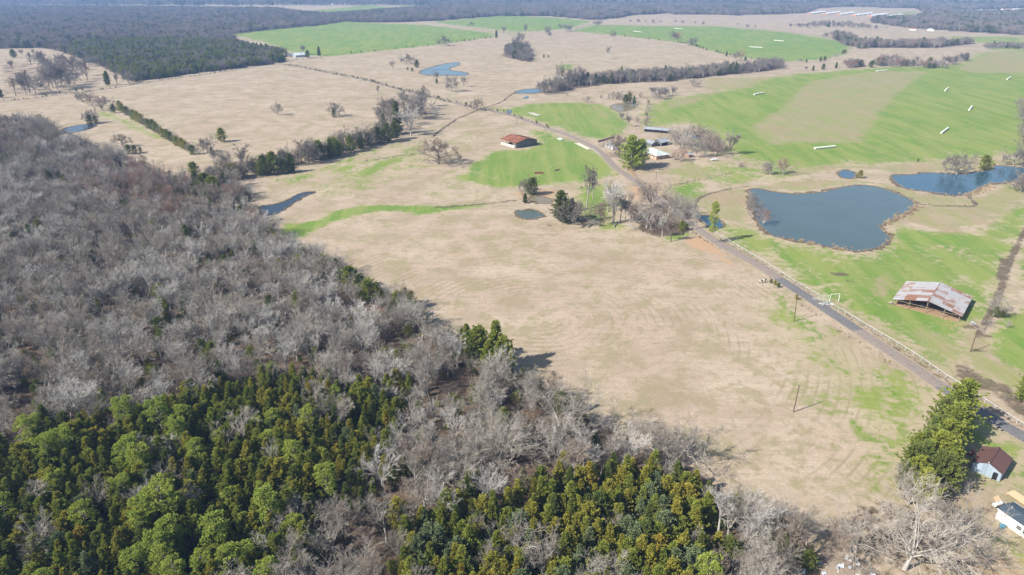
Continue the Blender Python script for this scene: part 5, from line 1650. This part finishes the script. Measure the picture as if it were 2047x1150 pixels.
gable_shed('garage', 1302, 291, math.radians(120), 8, 6, 2.3, 3.7, M_DARKW, M_GREYR, 'grey-roofed garage just behind the brick farmhouse', door=('y', 0, 2.4, 2.0))
gable_shed('blue_shed', 1381, 275, math.radians(4), 10, 5, 2.3, 3.3, M_BLUE, M_PALER, 'blue shed with white metal roof among the bare farm trees')
gable_shed('pump_house', 1377, 314, math.radians(25), 3.8, 3.6, 2.0, 2.9, M_BRICK, M_GREYR, 'tiny brick pump house with grey roof by the reddish bush', door=('y', 0, .8, 1.7), ncol=2)
def tank(name, px, py, r, h, label, group=None, horiz=None):
    P = g(px, py)
    o = thing(name, (P[0], P[1], 0), label, 'tank', group, rz=0 if horiz is None else horiz)
    m = MB()
    if horiz is None:
        m.tube([(0, 0, 0), (0, 0, h)], r, 14)
        m.obj('body', M_WHITE, o, False)
        MB().tube([(0, 0, h), (0, 0, h + .25), (0, 0, h + .4)], r * .98, 14, r * .15).obj('lid', M_WHITE, o)
    else:
        m.tube([(-h / 2 - .25, 0, r + .3), (-h / 2, 0, r + .3), (h / 2, 0, r + .3), (h / 2 + .25, 0, r + .3)], r, 12)
        m.obj('body', M_WHITE, o, True)
        for x in (-h / 3, h / 3):
            MB().box((x, 0, .2), (.2, r * 1.4, .44)).obj('leg', M_CONC, o)
        MB().tube([(0, 0, 2 * r + .25), (0, 0, 2 * r + .5)], .14, 8).obj('valve_dome', M_STEEL, o)
    return o
tank('water_tank', 1330, 289, 1.1, 2.9, 'white upright water tank next to the black open machine shed', 'white farm tanks')
tank('water_tank', 1336, 289, 1.2, 2.6, 'white upright water tank next to the black open machine shed', 'white farm tanks')

# ------------------------------------------------------------------ car by the garden
def car(px, py, rz, body, label):
    P = g(px, py)
    o = thing('parked_car', (P[0], P[1], 0), label, 'car', rz=rz)
    prof = [(-2.2, .45), (-2.25, .8), (-2.1, 1.0), (-1.1, 1.05), (-.75, 1.48), (.75, 1.5), (1.15, 1.02), (2.1, .9), (2.25, .7), (2.2, .4)]
    m = MB()
    n = len(prof)
    vs = [(x, -.85 if z < 1.2 else -.7, z) for x, z in prof] + [(x, .85 if z < 1.2 else .7, z) for x, z in prof]
    m.v += vs
    m.f += [tuple(range(n)), tuple(range(2 * n - 1, n - 1, -1))] + [(i, n + i, n + (i + 1) % n, (i + 1) % n) for i in range(n)]
    m.obj('body', body, o)
    for s in (-1, 1):
        MB().slab([(-.95, s * .83, 1.07), (1.0, s * .83, 1.07), (.72, s * .72, 1.43), (-.7, s * .72, 1.43)], .03).obj('side_window', M_GLASS, o)
        MB().box((2.22, s * .6, .72), (.08, .3, .14)).obj('headlight', M_WHITE, o)
        for x in (-1.4, 1.4):
            w_ = MB().tube([(x, s * .72, .33), (x, s * .9, .33)], .33, 14).obj('wheel', M_TYRE, o)
            MB().tube([(x, s * .9, .33), (x, s * .92, .33)], .19, 10).obj('rim', M_STEEL, w_)
    MB().slab([(1.17, -.62, 1.06), (1.17, .62, 1.06), (.8, .6, 1.47), (.8, -.6, 1.47)], .02).obj('windscreen', M_GLASS, o)
    MB().slab([(-1.15, .62, 1.07), (-1.15, -.62, 1.07), (-.8, -.6, 1.45), (-.8, .6, 1.45)], .02).obj('rear_window', M_GLASS, o)
    return o
car(1428, 321, .25, M_WHITE, 'white car parked on the grass beside the garden plot')

# ------------------------------------------------------------------ metal shed with brown roof in the yard
def metal_shed():
    L, W, eave, ridge = 8.4, 6.2, 2.4, 3.9
    o = thing('metal_shed', (118.0, 135.4, 0), 'pale blue-grey metal shed with dark brown gabled roof in the yard', 'shed', rz=math.radians(43))
    roof_slopes(o, L, W, eave, ridge, .25, M_BROWNR, 1, 7)
    for k in range(8):
        xa = -L / 2 + k * L / 8
        for s in (-1, 1):
            MB().box((xa + L / 16, s * (W / 2 - .05), eave / 2), (L / 8 - .02, .08, eave)).obj('wall_panel', M_SIDING, o)
    for x in (-L / 2 + .05, L / 2 - .05):
        nP = 6
        for k in range(nP):
            ya, yb = -W / 2 + .12 + k * (W - .24) / nP, -W / 2 + .12 + (k + 1) * (W - .24) / nP - .02
            m = MB()
            f = lambda y: ridge - .1 - (ridge - eave) * abs(y) / (W / 2)
            ym = (ya + yb) / 2
            za, zb = f(ya), f(yb)
            vs = []
            for dx in (-.04, .04):
                vs += [(x + dx, ya, 0), (x + dx, yb, 0), (x + dx, yb, zb), (x + dx, ya, za)]
            m.quadlist(vs, [(3, 2, 1, 0), (4, 5, 6, 7), (0, 1, 5, 4), (1, 2, 6, 5), (2, 3, 7, 6), (3, 0, 4, 7)])
            m.obj('wall_panel', M_SIDING, o)
    d = MB().box((-L / 2 - .04, -W / 2 + 1.15, 1.0), (.06, .95, 2.0)).obj('doorway_shade_panel', M_DARK, o)  # near-black plate on the wall, painted shade of an open door
    dd = MB().box((-L / 2 - .4, -W / 2 + 1.65, 1.0), (.8, .05, 1.95), 0).obj('door', M_SIDING, o)
    MB().box((-L / 2 - .7, -W / 2 + 1.58, 1.0), (.06, .08, .1)).obj('handle', M_STEEL, dd)
    MB().tube([(-L / 2 - .3, .0, ridge + .02), (-L / 2 - .3, 0, ridge + .3)], .09, 6).obj('lamp', M_WHITE, o)
    return o
metal_shed()

def trailer():
    L, W, eave, ridge = 17.0, 5.0, 2.9, 3.45
    ux, uy = np.array([.358, -.934]), np.array([.934, .358])
    c = np.array([108.1, 118.0]) + ux * (L / 2) + uy * (W / 2)
    o = thing('mobile_home', (*c, 0), 'long white mobile home with dark slate-blue shingled roof', 'mobile home', rz=math.atan2(ux[1], ux[0]))
    for s in (-1, 1):
        MB().slab([(-L / 2 - .2, -W / 2 - .25, eave), (L / 2 + .2, -W / 2 - .25, eave), (L / 2 + .2, 0, ridge), (-L / 2 - .2, 0, ridge)] if s < 0 else
                  [(-L / 2 - .2, 0, ridge + .004), (L / 2 + .2, 0, ridge + .004), (L / 2 + .2, W / 2 + .25, eave), (-L / 2 - .2, W / 2 + .25, eave)], .1).obj('roof', M_SHING, o)
        MB().box((0, s * (W / 2 + .26), eave - .06), (L + .4, .05, .16)).obj('fascia', M_WHITE, o)
        for k in range(6):                                   # lap siding boards
            MB().box((0, s * (W / 2 - .06 + .008 * (k % 2)), .55 + k * .39), (L, .1, .385)).obj('siding_board', M_WHITE, o)
        MB().box((0, s * (W / 2 - .15), .18), (L - .2, .06, .36)).obj('skirting', M_CREAM, o)
    for x in (-L / 2 + .05, L / 2 - .05):
        gable_wall(x, W - .25, eave - .02, ridge - .12, .1).obj('end_wall', M_WHITE, o)
    for x in (-3.6, -2.1, 3.0, 5.4):
        window(o, (x, -W / 2 - .03, 1.65), 1.1, 1.0, 'y')
    MB().tube([(-L / 2 + 1.3, -.4, 3.2), (-L / 2 + 1.3, -.4, 3.9)], .16, 8).obj('vent_pipe', M_STEEL, o)
    return o
trailer()
def deck():
    o = thing('wooden_deck', (*g(2043, 1003)[:2], 0), 'new tan timber deck behind the mobile home', 'deck', rz=math.radians(-69))
    for k in range(14):
        MB().box((0, -1.2 + k * .19, .55), (6, .17, .04)).obj('plank', M_NEWWOOD, o)
    for x in (-2.8, 2.8):
        for y in (-1.1, 1.1):
            MB().box((x, y, .26), (.12, .12, .52)).obj('leg', M_NEWWOOD, o)
deck()
tank('propane_tank', 1992, 1013, .5, 2.0, 'white propane tank at the end of the mobile home', horiz=math.radians(20))
_o = thing('plywood_sheet', (*g(1993, 1000)[:2], 0), 'sheet of tan plywood leaning on the propane tank', 'plywood', rz=.4)
MB().slab([(-.9, -.5, .02), (.9, -.5, .02), (.9, .5, .8), (-.9, .5, .8)], .02).obj('board', M_NEWWOOD, _o)
MB().box((0, .46, .38), (.06, .06, .74)).obj('prop', M_NEWWOOD, _o)
def tub(px, py):
    o = thing('plastic_tub', (*g(px, py)[:2], 0), 'turquoise plastic tub on the grass below the mobile home', 'tub')
    MB().tube([(0, 0, 0), (0, 0, .55)], .48, 14, .58).obj('body', M_TUB, o, False)
    MB().tube([(0, 0, .55), (0, 0, .6)], .62, 14).obj('rim', M_TUB, o)
tub(2003, 1054)
tank('drum', 1852, 990, .4, .9, 'white drum standing at the tarp heap under the cedars')

# ------------------------------------------------------------------ red riding mower
def mower():
    P = g(1941, 908)
    o = thing('riding_mower', (P[0], P[1], 0), 'small red riding mower parked between cedar row and metal shed', 'mower', rz=.5)
    MB().box((.55, 0, .62), (.9, .62, .42)).obj('bonnet', M_RED, o)
    MB().box((-.45, 0, .5), (1.1, .9, .18)).obj('chassis', M_RED, o)
    MB().box((-.55, 0, .68), (.5, .5, .14)).obj('seat', M_WHITE, o)
    MB().box((-.82, 0, .92), (.1, .5, .45)).obj('backrest', M_WHITE, o)
    MB().box((0, 0, .2), (1.0, 1.2, .2)).obj('mower_deck', M_RED, o)
    for s in (-1, 1):
        a = MB().tube([(-.65, s * .42, .38), (-.65, s * .68, .38)], .38, 12).obj('wheel', M_TYRE, o)
        MB().tube([(-.65, s * .68, .38), (-.65, s * .7, .38)], .18, 8).obj('rim', M_WHITE, a)
        a = MB().tube([(.75, s * .42, .26), (.75, s * .6, .26)], .26, 12).obj('wheel', M_TYRE, o)
        MB().tube([(.75, s * .6, .26), (.75, s * .62, .26)], .12, 8).obj('rim', M_WHITE, a)
    MB().tube([(.15, 0, .7), (-.05, 0, 1.0)], .03, 5).obj('steering_column', M_DARKW, o)
    MB().tube([(-.08, 0, 1.0), (-.04, 0, 1.02)], .2, 12).obj('steering_wheel', M_TYRE, o)
mower()

# ------------------------------------------------------------------ heaps of junk
def heap(name, px, py, rad, hgt_, mats, n, label, cat, seed, rz=0.0, stretch=1.0):
    P = g(px, py)
    o = thing(name, (P[0], P[1], 0), label, cat, rz=rz)
    r = np.random.default_rng(seed)
    m = MB()                                                 # the mound below
    k = 14
    rings = []
    for i, f in enumerate((1.0, .8, .5, .2)):
        for q in range(k):
            a = 2 * math.pi * q / k
            rr = rad * f * r.uniform(.82, 1.1)
            m.v.append((rr * math.cos(a) * stretch, rr * math.sin(a), -.05 if i == 0 else hgt_ * (1 - f) ** .7 * r.uniform(.6, .9)))
    for i in range(3):
        for q in range(k):
            q2 = (q + 1) % k
            m.f.append((i * k + q, i * k + q2, (i + 1) * k + q2, (i + 1) * k + q))
    m.f.append(tuple(3 * k + q for q in range(k)))
    m.obj('mound', mats[0], o, True)
    for i in range(n):
        a, f = r.uniform(0, 6.28), math.sqrt(r.uniform(0, 1))
        x, y = rad * f * math.cos(a) * stretch, rad * f * math.sin(a)
        z = hgt_ * (1 - f) ** .7 * .8 + .12
        c = r.random()
        mt = mats[1 + r.integers(len(mats) - 1)]
        t1, t2, t3 = r.normal(0, .35, 3)
        if c < .5:                                           # crumpled sheet
            w1, w2 = r.uniform(.5, 1.5), r.uniform(.4, 1.0)
            b = MB()
            nn = 4
            G = [[(x + (u_ / nn - .5) * w1, y + (v_ / nn - .5) * w2, z + t1 * (u_ / nn - .5) + t2 * (v_ / nn - .5) + r.normal(0, .06)) for v_ in range(nn + 1)] for u_ in range(nn + 1)]
            for u_ in range(nn):
                for v_ in range(nn):
                    b.slab([G[u_][v_], G[u_ + 1][v_], G[u_ + 1][v_ + 1], G[u_][v_ + 1]], .015)
            b.obj('sheet', mt, o)
        elif c < .8:
            MB().tube([(x - 1.0 * math.cos(t1 * 8), y - 1.0 * math.sin(t1 * 8), max(z - t2 * .5, .05)), (x + 1.0 * math.cos(t1 * 8), y + 1.0 * math.sin(t1 * 8), max(z + t2 * .5, .05))], .06, 4).obj('plank', M_NEWWOOD if c < .58 else M_WOOD if c < .74 else M_WHITE, o)
        else:
            MB().box((x, y, z + .1), (r.uniform(.3, .7), r.uniform(.3, .7), r.uniform(.25, .5)), t3 * 6).obj('box', mt, o)
    return o
heap('junk_pile', 1692, 1143, 4.6, 1.5, [M_WOOD, M_TARPW, M_STEEL, M_WHITE, M_TARP, M_STEEL, M_TARPW, M_CONC], 34, 'big heap of white and blue scrap under the bare oaks', 'junk pile', 4, stretch=1.4)
heap('tarp_heap', 1862, 972, 2.6, 1.5, [M_DARKW, M_TARPW, M_STEEL, M_TARP], 20, 'heap of grey and silver tarps in the shade of the cedar row', 'tarp heap', 5, rz=.9, stretch=1.5)
heap('scrap_pile', 1602, 1146, .9, .5, [M_STEEL, M_WHITE, M_TARPW], 6, 'small bit of white scrap lying on the lane by the wood', 'scrap', 6)
heap('scrap_pile', 1846, 1012, 1.3, .6, [M_STEEL, M_TARPW, M_STEEL], 8, 'small pale scrap pile below the tarp heap', 'scrap', 7)
heap('scrap_pile', 1944, 648, 1.1, .6, [M_STEEL, M_WOOD, M_STEEL, M_TARPW], 8, 'small scrap pile at the back corner of the rusty hay barn', 'scrap', 8)
heap('tyre_heap', 1783, 607, .9, .5, [M_TYRE, M_TYRE, M_DARKW], 6, 'small dark heap at the front corner of the rusty hay barn', 'heap', 9)

# ------------------------------------------------------------------ poles
def pole(px, py, pt, label, lean=(0, 0), arm=False, r0=.15):
    P = g(px, py)
    h = hgt(py, pt)
    o = thing('utility_pole', (P[0], P[1], 0), label, 'pole')
    MB().tube([(0, 0, -.5), (lean[0] * .5, lean[1] * .5, h / 2), (lean[0], lean[1], h)], r0, 8, r0 * .72).obj('shaft', M_POLE, o, False)
    MB().tube([(lean[0], lean[1], h), (lean[0], lean[1], h + .05)], r0 * .8, 8).obj('cap', M_STEEL, o)
    if arm:
        MB().box((lean[0], lean[1], h - .5), (.12, 2.0, .12)).obj('crossarm', M_POLE, o)
        for y in (-.85, 0, .85):
            MB().tube([(lean[0], y, h - .44), (lean[0], y, h - .22)], .05, 6).obj('insulator', M_STEEL, o)
    return o
pole(1586, 824, 770, 'bare wooden pole standing alone in the stubble field', (.25, .2), r0=.17)
pole(1587, 643, 593, 'leaning wooden utility pole on the field side of the tar patch', (-.5, 0), r0=.15)
pole(1940, 704, 658, 'dark wooden pole on the weedy ditch below the rusty hay barn', (.1, .1), r0=.16)
pole(1033, 250, 235, 'slim utility pole beside the track north of the red barn', r0=.13)
pole(934, 219, 196, 'wooden utility pole with crossarm at the ditch crossing', arm=True, r0=.15)
def lamp_pole():
    P = g(1311, 362)
    h = hgt(362, 341)
    o = thing('yard_light', (P[0], P[1], 0), 'slim yard light pole with white lamp head in front of the farmhouse', 'lamp post')
    MB().tube([(0, 0, -.3), (0, 0, h)], .11, 6, .08).obj('shaft', M_POLE, o)
    MB().tube([(0, 0, h - .1), (.5, -.3, h)], .04, 5).obj('arm', M_STEEL, o)
    MB().tube([(.5, -.3, h - .25), (.5, -.3, h + .15)], .3, 10, .2).obj('lamp_head', M_WHITE, o)
lamp_pole()
# slender ivy-hung tree by the roadside pool
add_tree('ivy_tree', 'lime_pine', *g(1421, 487)[:2], hgt(487, 400), 'slender trunk hung with green ivy beside the roadside pool', 'tree', ws=.42, var=1)

# ------------------------------------------------------------------ white pipe fence and gate
def pipe_fence(pts, label, step=3.3, h=1.25, group=None, r=.06):
    P = smooth_poly(gp(pts, 0), 5, False)
    seg = np.linalg.norm(np.diff(P, axis=0), axis=1)
    s = np.concatenate([[0], np.cumsum(seg)])
    o = thing('pipe_fence', (P[0][0], P[0][1], 0), label, 'fence', group)
    n = max(int(s[-1] / step), 1)
    t = np.linspace(0, s[-1], n + 1)
    X = np.stack([np.interp(t, s, P[:, 0]) - P[0][0], np.interp(t, s, P[:, 1]) - P[0][1]], 1)
    rr = np.random.default_rng(n)
    zz = h + rr.normal(0, .03, n + 1)
    for i in range(n + 1):
        MB().tube([(X[i, 0], X[i, 1], -.2), (X[i, 0], X[i, 1], zz[i])], r * .85, 6).obj('post', M_FENCE, o)
    for i in range(n):
        d = (X[i + 1] - X[i]) * .004
        MB().tube([(*(X[i] + d), zz[i] + r * .5), (*(X[i + 1] - d), zz[i + 1] + r * .5)], r, 6).obj('rail', M_FENCE, o)
        for q in (.35, .7):
            MB().tube([(*(X[i] + d), zz[i] * q), (*(X[i + 1] - d), zz[i + 1] * q)], .012, 3).obj('wire', M_STEEL, o)
    return o
pipe_fence([(1425,466),(1460,487),(1523,525),(1599,573),(1635,594)], 'white pipe rail fence between the pond meadow and the road north of the gate')
pipe_fence([(1663,613),(1730,654),(1817,706),(1893,758),(1927,778),(1996,824),(2047,856),(2130,908)], 'white pipe rail fence along the road south of the gate')
pipe_fence([(1182,300),(1192,306),(1202,314)], 'short white pipe fence at the bend of the track opposite the white shed', 3.0, 1.1)
def gate_frame():
    a, b = g(1658, 604)[:2], g(1677, 604)[:2]
    o = thing('gate_frame', (a[0], a[1], 0), 'tall white pipe gate frame standing beside the fence gap', 'gate')
    d = g(1676, 603)[:2] - a
    h = 3.2
    MB().tube([(0, 0, -.2), (0, 0, h)], .09, 6).obj('post', M_WHITE, o)
    MB().tube([(*d, -.2), (*d, h)], .09, 6).obj('post', M_WHITE, o)
    MB().tube([(0, 0, h), (*d, h)], .09, 6).obj('top_rail', M_WHITE, o)
    for z in (.4, .8, 1.2):
        MB().tube([(.03, 0, z), (d[0] * -.9 - 2.6, d[1] * .1 + 1.6, z)], .035, 5).obj('gate_rail', M_WHITE, o)
gate_frame()
def gate(a, b, label):
    A, Bp = g(*a)[:2], g(*b)[:2]
    o = thing('farm_gate', (A[0], A[1], 0), label, 'gate')
    d = Bp - A
    for z in (.3, .6, .9, 1.2):
        MB().tube([(0, 0, z), (d[0], d[1], z)], .03, 5).obj('rail', M_WHITE, o)
    for f in (0.0, .5, 1.0):
        MB().tube([(d[0] * f, d[1] * f, 0), (d[0] * f, d[1] * f, 1.25)], .04, 5).obj('upright', M_WHITE, o)
gate((1637, 596), (1656, 596), 'pale tube gate swung open beside the fence gap')
gate((1644, 612), (1662, 607), 'pale tube gate lying across the drive at the fence gap')
heap('brush_heap', 1650, 608, 1.6, .5, [M_STEEL, M_WOOD, M_STEEL, M_CONC], 12, 'grey heap of broken pipe on the drive in the fence gap', 'heap', 12, stretch=1.6)

# ------------------------------------------------------------------ mailboxes
def mailboxes():
    P = g(1524, 566)
    o = thing('mailbox_stand', (P[0], P[1], 0), 'row of mailboxes on a timber stand where the dirt road turns to tar', 'mailbox', rz=.35)
    for x in (-1.3, 0, 1.3):
        MB().box((x, 0, .55), (.14, .14, 1.1)).obj('post', M_POLE, o)
    MB().box((0, 0, 1.13), (3.6, .35, .06)).obj('beam', M_POLE, o)
    for i, x in enumerate((-1.35, -.45, .45, 1.35)):
        b = MB()
        prof = [(-.15, 0), (.15, 0), (.15, .2), (.1, .3), (0, .34), (-.1, .3), (-.15, .2)]
        n = len(prof)
        b.v += [(x + p, -.32, 1.16 + q) for p, q in prof] + [(x + p, .32, 1.16 + q) for p, q in prof]
        b.f += [tuple(reversed(range(n))), tuple(range(n, 2 * n))] + [(k, (k + 1) % n, n + (k + 1) % n, n + k) for k in range(n)]
        mb_ = b.obj('mailbox', M_WHITE if i % 2 == 0 else M_TYRE, o)
        MB().box((x + .17, -.1, 1.4), (.02, .12, .08)).obj('flag', M_RED, mb_)
mailboxes()
_o = thing('road_sign', (*g(1538, 562)[:2], 0), 'small dark sign on a post beside the mailboxes', 'sign', rz=.6)
MB().box((0, 0, .8), (.08, .08, 1.6)).obj('post', M_POLE, _o)
MB().box((0, -.06, 1.5), (.6, .03, .45)).obj('panel', M_DARKW, _o)

# ------------------------------------------------------------------ troughs, slabs, walls, logs
def slab_box(name, px, py, size, rz, mat, label, cat, top=None):
    P = g(px, py)
    o = thing(name, (P[0], P[1], 0), label, cat, rz=rz)
    L, W, h = size
    MB().box((0, 0, .06), (L, W, .12)).obj('base', mat, o)
    t = .18
    for c, s in (((0, W / 2 - t / 2, h / 2 + .06), (L, t, h)), ((0, -W / 2 + t / 2, h / 2 + .06), (L, t, h)), ((L / 2 - t / 2, 0, h / 2 + .06), (t, W - 2 * t - .02, h)), ((-L / 2 + t / 2, 0, h / 2 + .06), (t, W - 2 * t - .02, h))):
        MB().box(c, s).obj('side', mat, o)
    return o
slab_box('concrete_pad', 1070, 229, (12, 5, .08), math.radians(-55), M_CONC, 'broken white concrete pad on the lawn beside the track', 'slab')
slab_box('concrete_pad', 1062, 226, (6, 3, .08), math.radians(-20), M_CONC, 'smaller white concrete piece beside the broken pad', 'slab')
slab_box('feed_bunk', 1165, 293, (22, 2.6, .5), math.radians(-70), M_CONC, 'long pale concrete feed bunk beside the track', 'feed bunk')
slab_box('pen_wall', 1211, 280, (22, 1.2, 1.0), math.radians(49), M_WOOD, 'low dark timber pen wall on the lawn behind the white shed', 'pen wall')
slab_box('water_trough', 1120, 279, (6, 2.4, .7), math.radians(-60), M_PALER, 'pale green metal trough between red barn and track', 'trough')
slab_box('hay_feeder', 1077, 347, (5.5, 1.5, .8), math.radians(5), M_RUST, 'rusty hay feeder on the lawn below the red barn', 'feeder')
slab_box('hay_feeder', 1113, 341, (4.5, 1.1, .5), math.radians(40), M_WOOD, 'dark timber feed trough on the lawn below the red barn', 'feeder')
def log_(a, b, r, label, mat=None):
    A, Bp = g(*a)[:2], g(*b)[:2]
    o = thing('fallen_log', (A[0], A[1], 0), label, 'log', 'logs of the grove')
    d = Bp - A
    nrm = np.array([-d[1], d[0]]) / np.linalg.norm(d)
    MB().tube([(0, 0, r), (d[0] * .5 + nrm[0] * r, d[1] * .5 + nrm[1] * r, r), (d[0], d[1], r * .8)], r, 7, r * .6).obj('stem', mat or BARK_W, o)
    MB().tube([(d[0] * .6, d[1] * .6, r), (d[0] * .7 + nrm[0] * 1.2, d[1] * .7 + nrm[1] * 1.2, r * 1.4)], r * .4, 5, r * .2).obj('branch', mat or BARK_W, o)
log_((1252, 450), (1270, 460), .38, 'pale fallen log at the field edge of the grove')
log_((1227, 455), (1234, 448), .34, 'pale fallen log at the field edge of the grove')
log_((1175, 456), (1200, 440), .34, 'pale fallen log at the field edge of the grove')
log_((1165, 452), (1185, 445), .28, 'pale fallen log at the field edge of the grove')
def brush(px, py, h, ws, label, key='grey_shrub', n=3):
    P = g(px, py)
    o = thing('brush_pile', (P[0], P[1], 0), label, 'brush pile')
    for i in range(n):
        c = link('branches', SHAPES[key][i % len(SHAPES[key])][1], o, (random.uniform(-1, 1) * ws * .4, random.uniform(-1, 1) * ws * .4, .1))
        c.scale = (ws, ws, h)
        c.rotation_euler = (random.uniform(-.5, .5), random.uniform(-.5, .5), random.uniform(0, 6))
brush(1483, 333, 2.2, 5.0, 'dark brush pile on the lawn near the green field', 'brown_shrub', 4)
brush(1190, 450, 2.4, 6.0, 'tangled grey brush pile among the fallen logs', 'grey_shrub', 4)
brush(1096, 452, 1.2, 2.2, 'small brown brush clump on the edge of the stubble field', 'brown_shrub', 3)
brush(1975, 650, 1.5, 4.0, 'grey brush beside the pole below the hay barn', 'grey_shrub', 3)
brush(1945, 655, 1.2, 3.0, 'brown brush at the fence corner of the hay barn', 'brown_shrub', 3)

# ------------------------------------------------------------------ wrapped round bales, each one a thing
def bale_mesh():
    m = MB()
    s = 16
    prof = [(-.74, .45), (-.74, .66), (-.66, .76), (-.3, .78), (.3, .78), (.66, .76), (.74, .66), (.74, .45)]
    for x, r_ in prof:
        for k in range(s):
            a = 2 * math.pi * k / s
            m.v.append((x, r_ * math.cos(a), .74 + r_ * math.sin(a)))
    for i in range(len(prof) - 1):
        for k in range(s):
            k2 = (k + 1) % s
            m.f.append((i * s + k, (i + 1) * s + k, (i + 1) * s + k2, i * s + k2))
    m.f.append(tuple(reversed(range(s)))[::-1]); m.f.append(tuple((len(prof) - 1) * s + k for k in range(s))[::-1])
    t = NT('pale_bale_wrap', .55)
    r_ = t.rand()
    t.base(t.mix(r_, (.52, .54, .45), (.62, .62, .54)))
    return m.mesh('bale', t.m, True)
BALE = bale_mesh()
rows = [((1628,299),(1670,294.5),13,'in the long row at the foot of the big green field'), ((1507,190.5),(1528,186.5),11,'in the row beside the brown ploughed patch corner'),
        ((1752,143.5),(1775,141.5),12,'in the row at the top edge of the ploughed patch'), ((1889,183),(1897,175),14,'in the slanting row above the wet spots of the green field'),
        ((1937,222),(1944,212),14,'in the slanting row by the bare spot on the green field'), ((1881,268),(1896,257),14,'in the slanting row below the wet spots of the green field'),
        ((2013,160),(2024,153),14,'in the row near the upper ploughed strip'), ((1498,94.5),(1524,96.5),14,'in the longer row on the far green field beyond the creek'),
        ((1548,81.5),(1566,83),12,'in the shorter row on the far green field beyond the creek'), ((1266,63.5),(1287,65),12,'in the row on the west part of the far green field'), ((1348,57.5),(1367,58.5),12,'in the row by the far field road')]
for a, b, n, where in rows:
    A, Bp = g(*a)[:2], g(*b)[:2]
    d = (Bp - A) / np.linalg.norm(Bp - A)
    L = np.linalg.norm(Bp - A)
    k = min(n, int(L / 1.56)) if L < 26 else n
    stepb = max(1.52, min(L / k, 1.9))
    for i in range(k):
        p = A + d * stepb * (i + .5)
        o = link('hay_bale', BALE, None, (p[0], p[1], 0), math.atan2(d[1], d[0]) + random.uniform(-.04, .04))
        o.scale = (1, 1.0 + random.uniform(-.05, .05), 1.0 + random.uniform(-.05, .05))
        tag(o, 'pale wrapped round bale ' + where, 'hay bale', 'bales ' + where)

# ------------------------------------------------------------------ far buildings
M_ORANGE = simple('orange_end_wall', (.42, .20, .13), .8, .1, .5)
def poultry(i, a, b):
    A, Bp = g(*a)[:2], g(*b)[:2]
    d = Bp - A
    d = d / np.linalg.norm(d)
    th = math.atan2(d[1], d[0])
    L, W, eave, ridge = 190.0, 15.0, 3.0, 5.5
    c = A + d * L / 2
    o = thing('poultry_house', (c[0], c[1], 0), 'long pale-roofed poultry house with orange end wall on the distant slope', 'poultry house', 'poultry houses', rz=th)
    for s in (-1, 1):
        MB().slab([(-L / 2, -W / 2 - .5, eave), (L / 2, -W / 2 - .5, eave), (L / 2, 0, ridge), (-L / 2, 0, ridge)] if s < 0 else [(-L / 2, 0, ridge + .01), (L / 2, 0, ridge + .01), (L / 2, W / 2 + .5, eave), (-L / 2, W / 2 + .5, eave)], .12).obj('roof', M_WHITE, o)
        MB().box((0, s * (W / 2 - .1), eave / 2), (L, .2, eave)).obj('side_wall', M_CREAM, o)
        for q in range(4):
            MB().tube([(-L * .4 + q * L * .26, s * (W / 2 + 1.6), 0), (-L * .4 + q * L * .26, s * (W / 2 + 1.6), 4.5)], 1.2, 8).obj('feed_bin', M_WHITE, o)
    gable_wall(-L / 2, W, eave, ridge, .3).obj('end_wall', M_ORANGE, o)
    gable_wall(L / 2, W, eave, ridge, .3).obj('end_wall', M_CREAM, o)
for i, (a, b) in enumerate([((1618,28.5),(1682,20)),((1648,29.5),(1711,21)),((1676,30.5),(1738,22)),((1706,32),(1768,25)),((1738,33.5),(1796,26)),((1770,35),(1826,27))]):
    poultry(i, a, b)
gable_shed('far_house', 599, 114, math.radians(35), 16, 11, 3.2, 6.8, M_SIDING, M_PALER, 'far blue-white gabled house at the end of the west road', 'house', nwin=3)
gable_shed('far_shed', 586, 113, math.radians(10), 9, 6, 2.6, 4, M_WHITE, M_PALER, 'white outbuilding just west of the far gabled house', 'shed')
gable_shed('far_shed', 572, 111, math.radians(60), 8, 6, 3, 4.5, M_WHITE, M_PALER, 'white shed half hidden at the corner of the dark cedar wood', 'shed')
r = random.Random(3)
for i, (x, y, s) in enumerate([(693,9,1.2),(702,9.5,1.5),(708,8.5,1.0),(720,8,1.6),(676,10,1.2),(662,10.5,1.0),(645,9,1.0),(1962,24,1.2),(1985,23,1.0),(2004,22.5,1.3),(2030,21,1.0),(1860,62,.8),(1825,60.5,.8)]):
    far = ['white farmstead building on the pale land beyond the long wood' if i < 7 else 'pale house in the clearing of the eastern wood' if i < 11 else 'small building behind the thick tree belt', 'farmstead buildings' if i < 7 else 'clearing houses' if i < 11 else 'belt buildings']
    gable_shed('distant_building', x, y, r.uniform(0, 3), 18 * s, 12 * s, 4 * s, 7 * s, M_WHITE, M_PALER if i % 3 else M_RUST, far[0], 'building', ncol=2, group=far[1])
# ------------------------------------------------------------------ the air: thin even haze round everything
hz = bpy.data.materials.new('haze')
hz.use_nodes = True
hn = hz.node_tree.nodes
hn.remove(hn['Principled BSDF'])
pv = hn.new('ShaderNodeVolumePrincipled')
pv.inputs['Color'].default_value = (.35, .57, 1.0, 1)
pv.inputs['Density'].default_value = 0.00014
pv.inputs['Anisotropy'].default_value = 0.0
hz.node_tree.links.new(pv.outputs[0], hn['Material Output'].inputs['Volume'])
_hy0, _hy1 = -1000.0, 14000.0
hb = MB().box((0, (_hy0 + _hy1) / 2, 57.0), (27000, _hy1 - _hy0, 120)).obj('haze', hz)
tag(hb, kind='stuff')
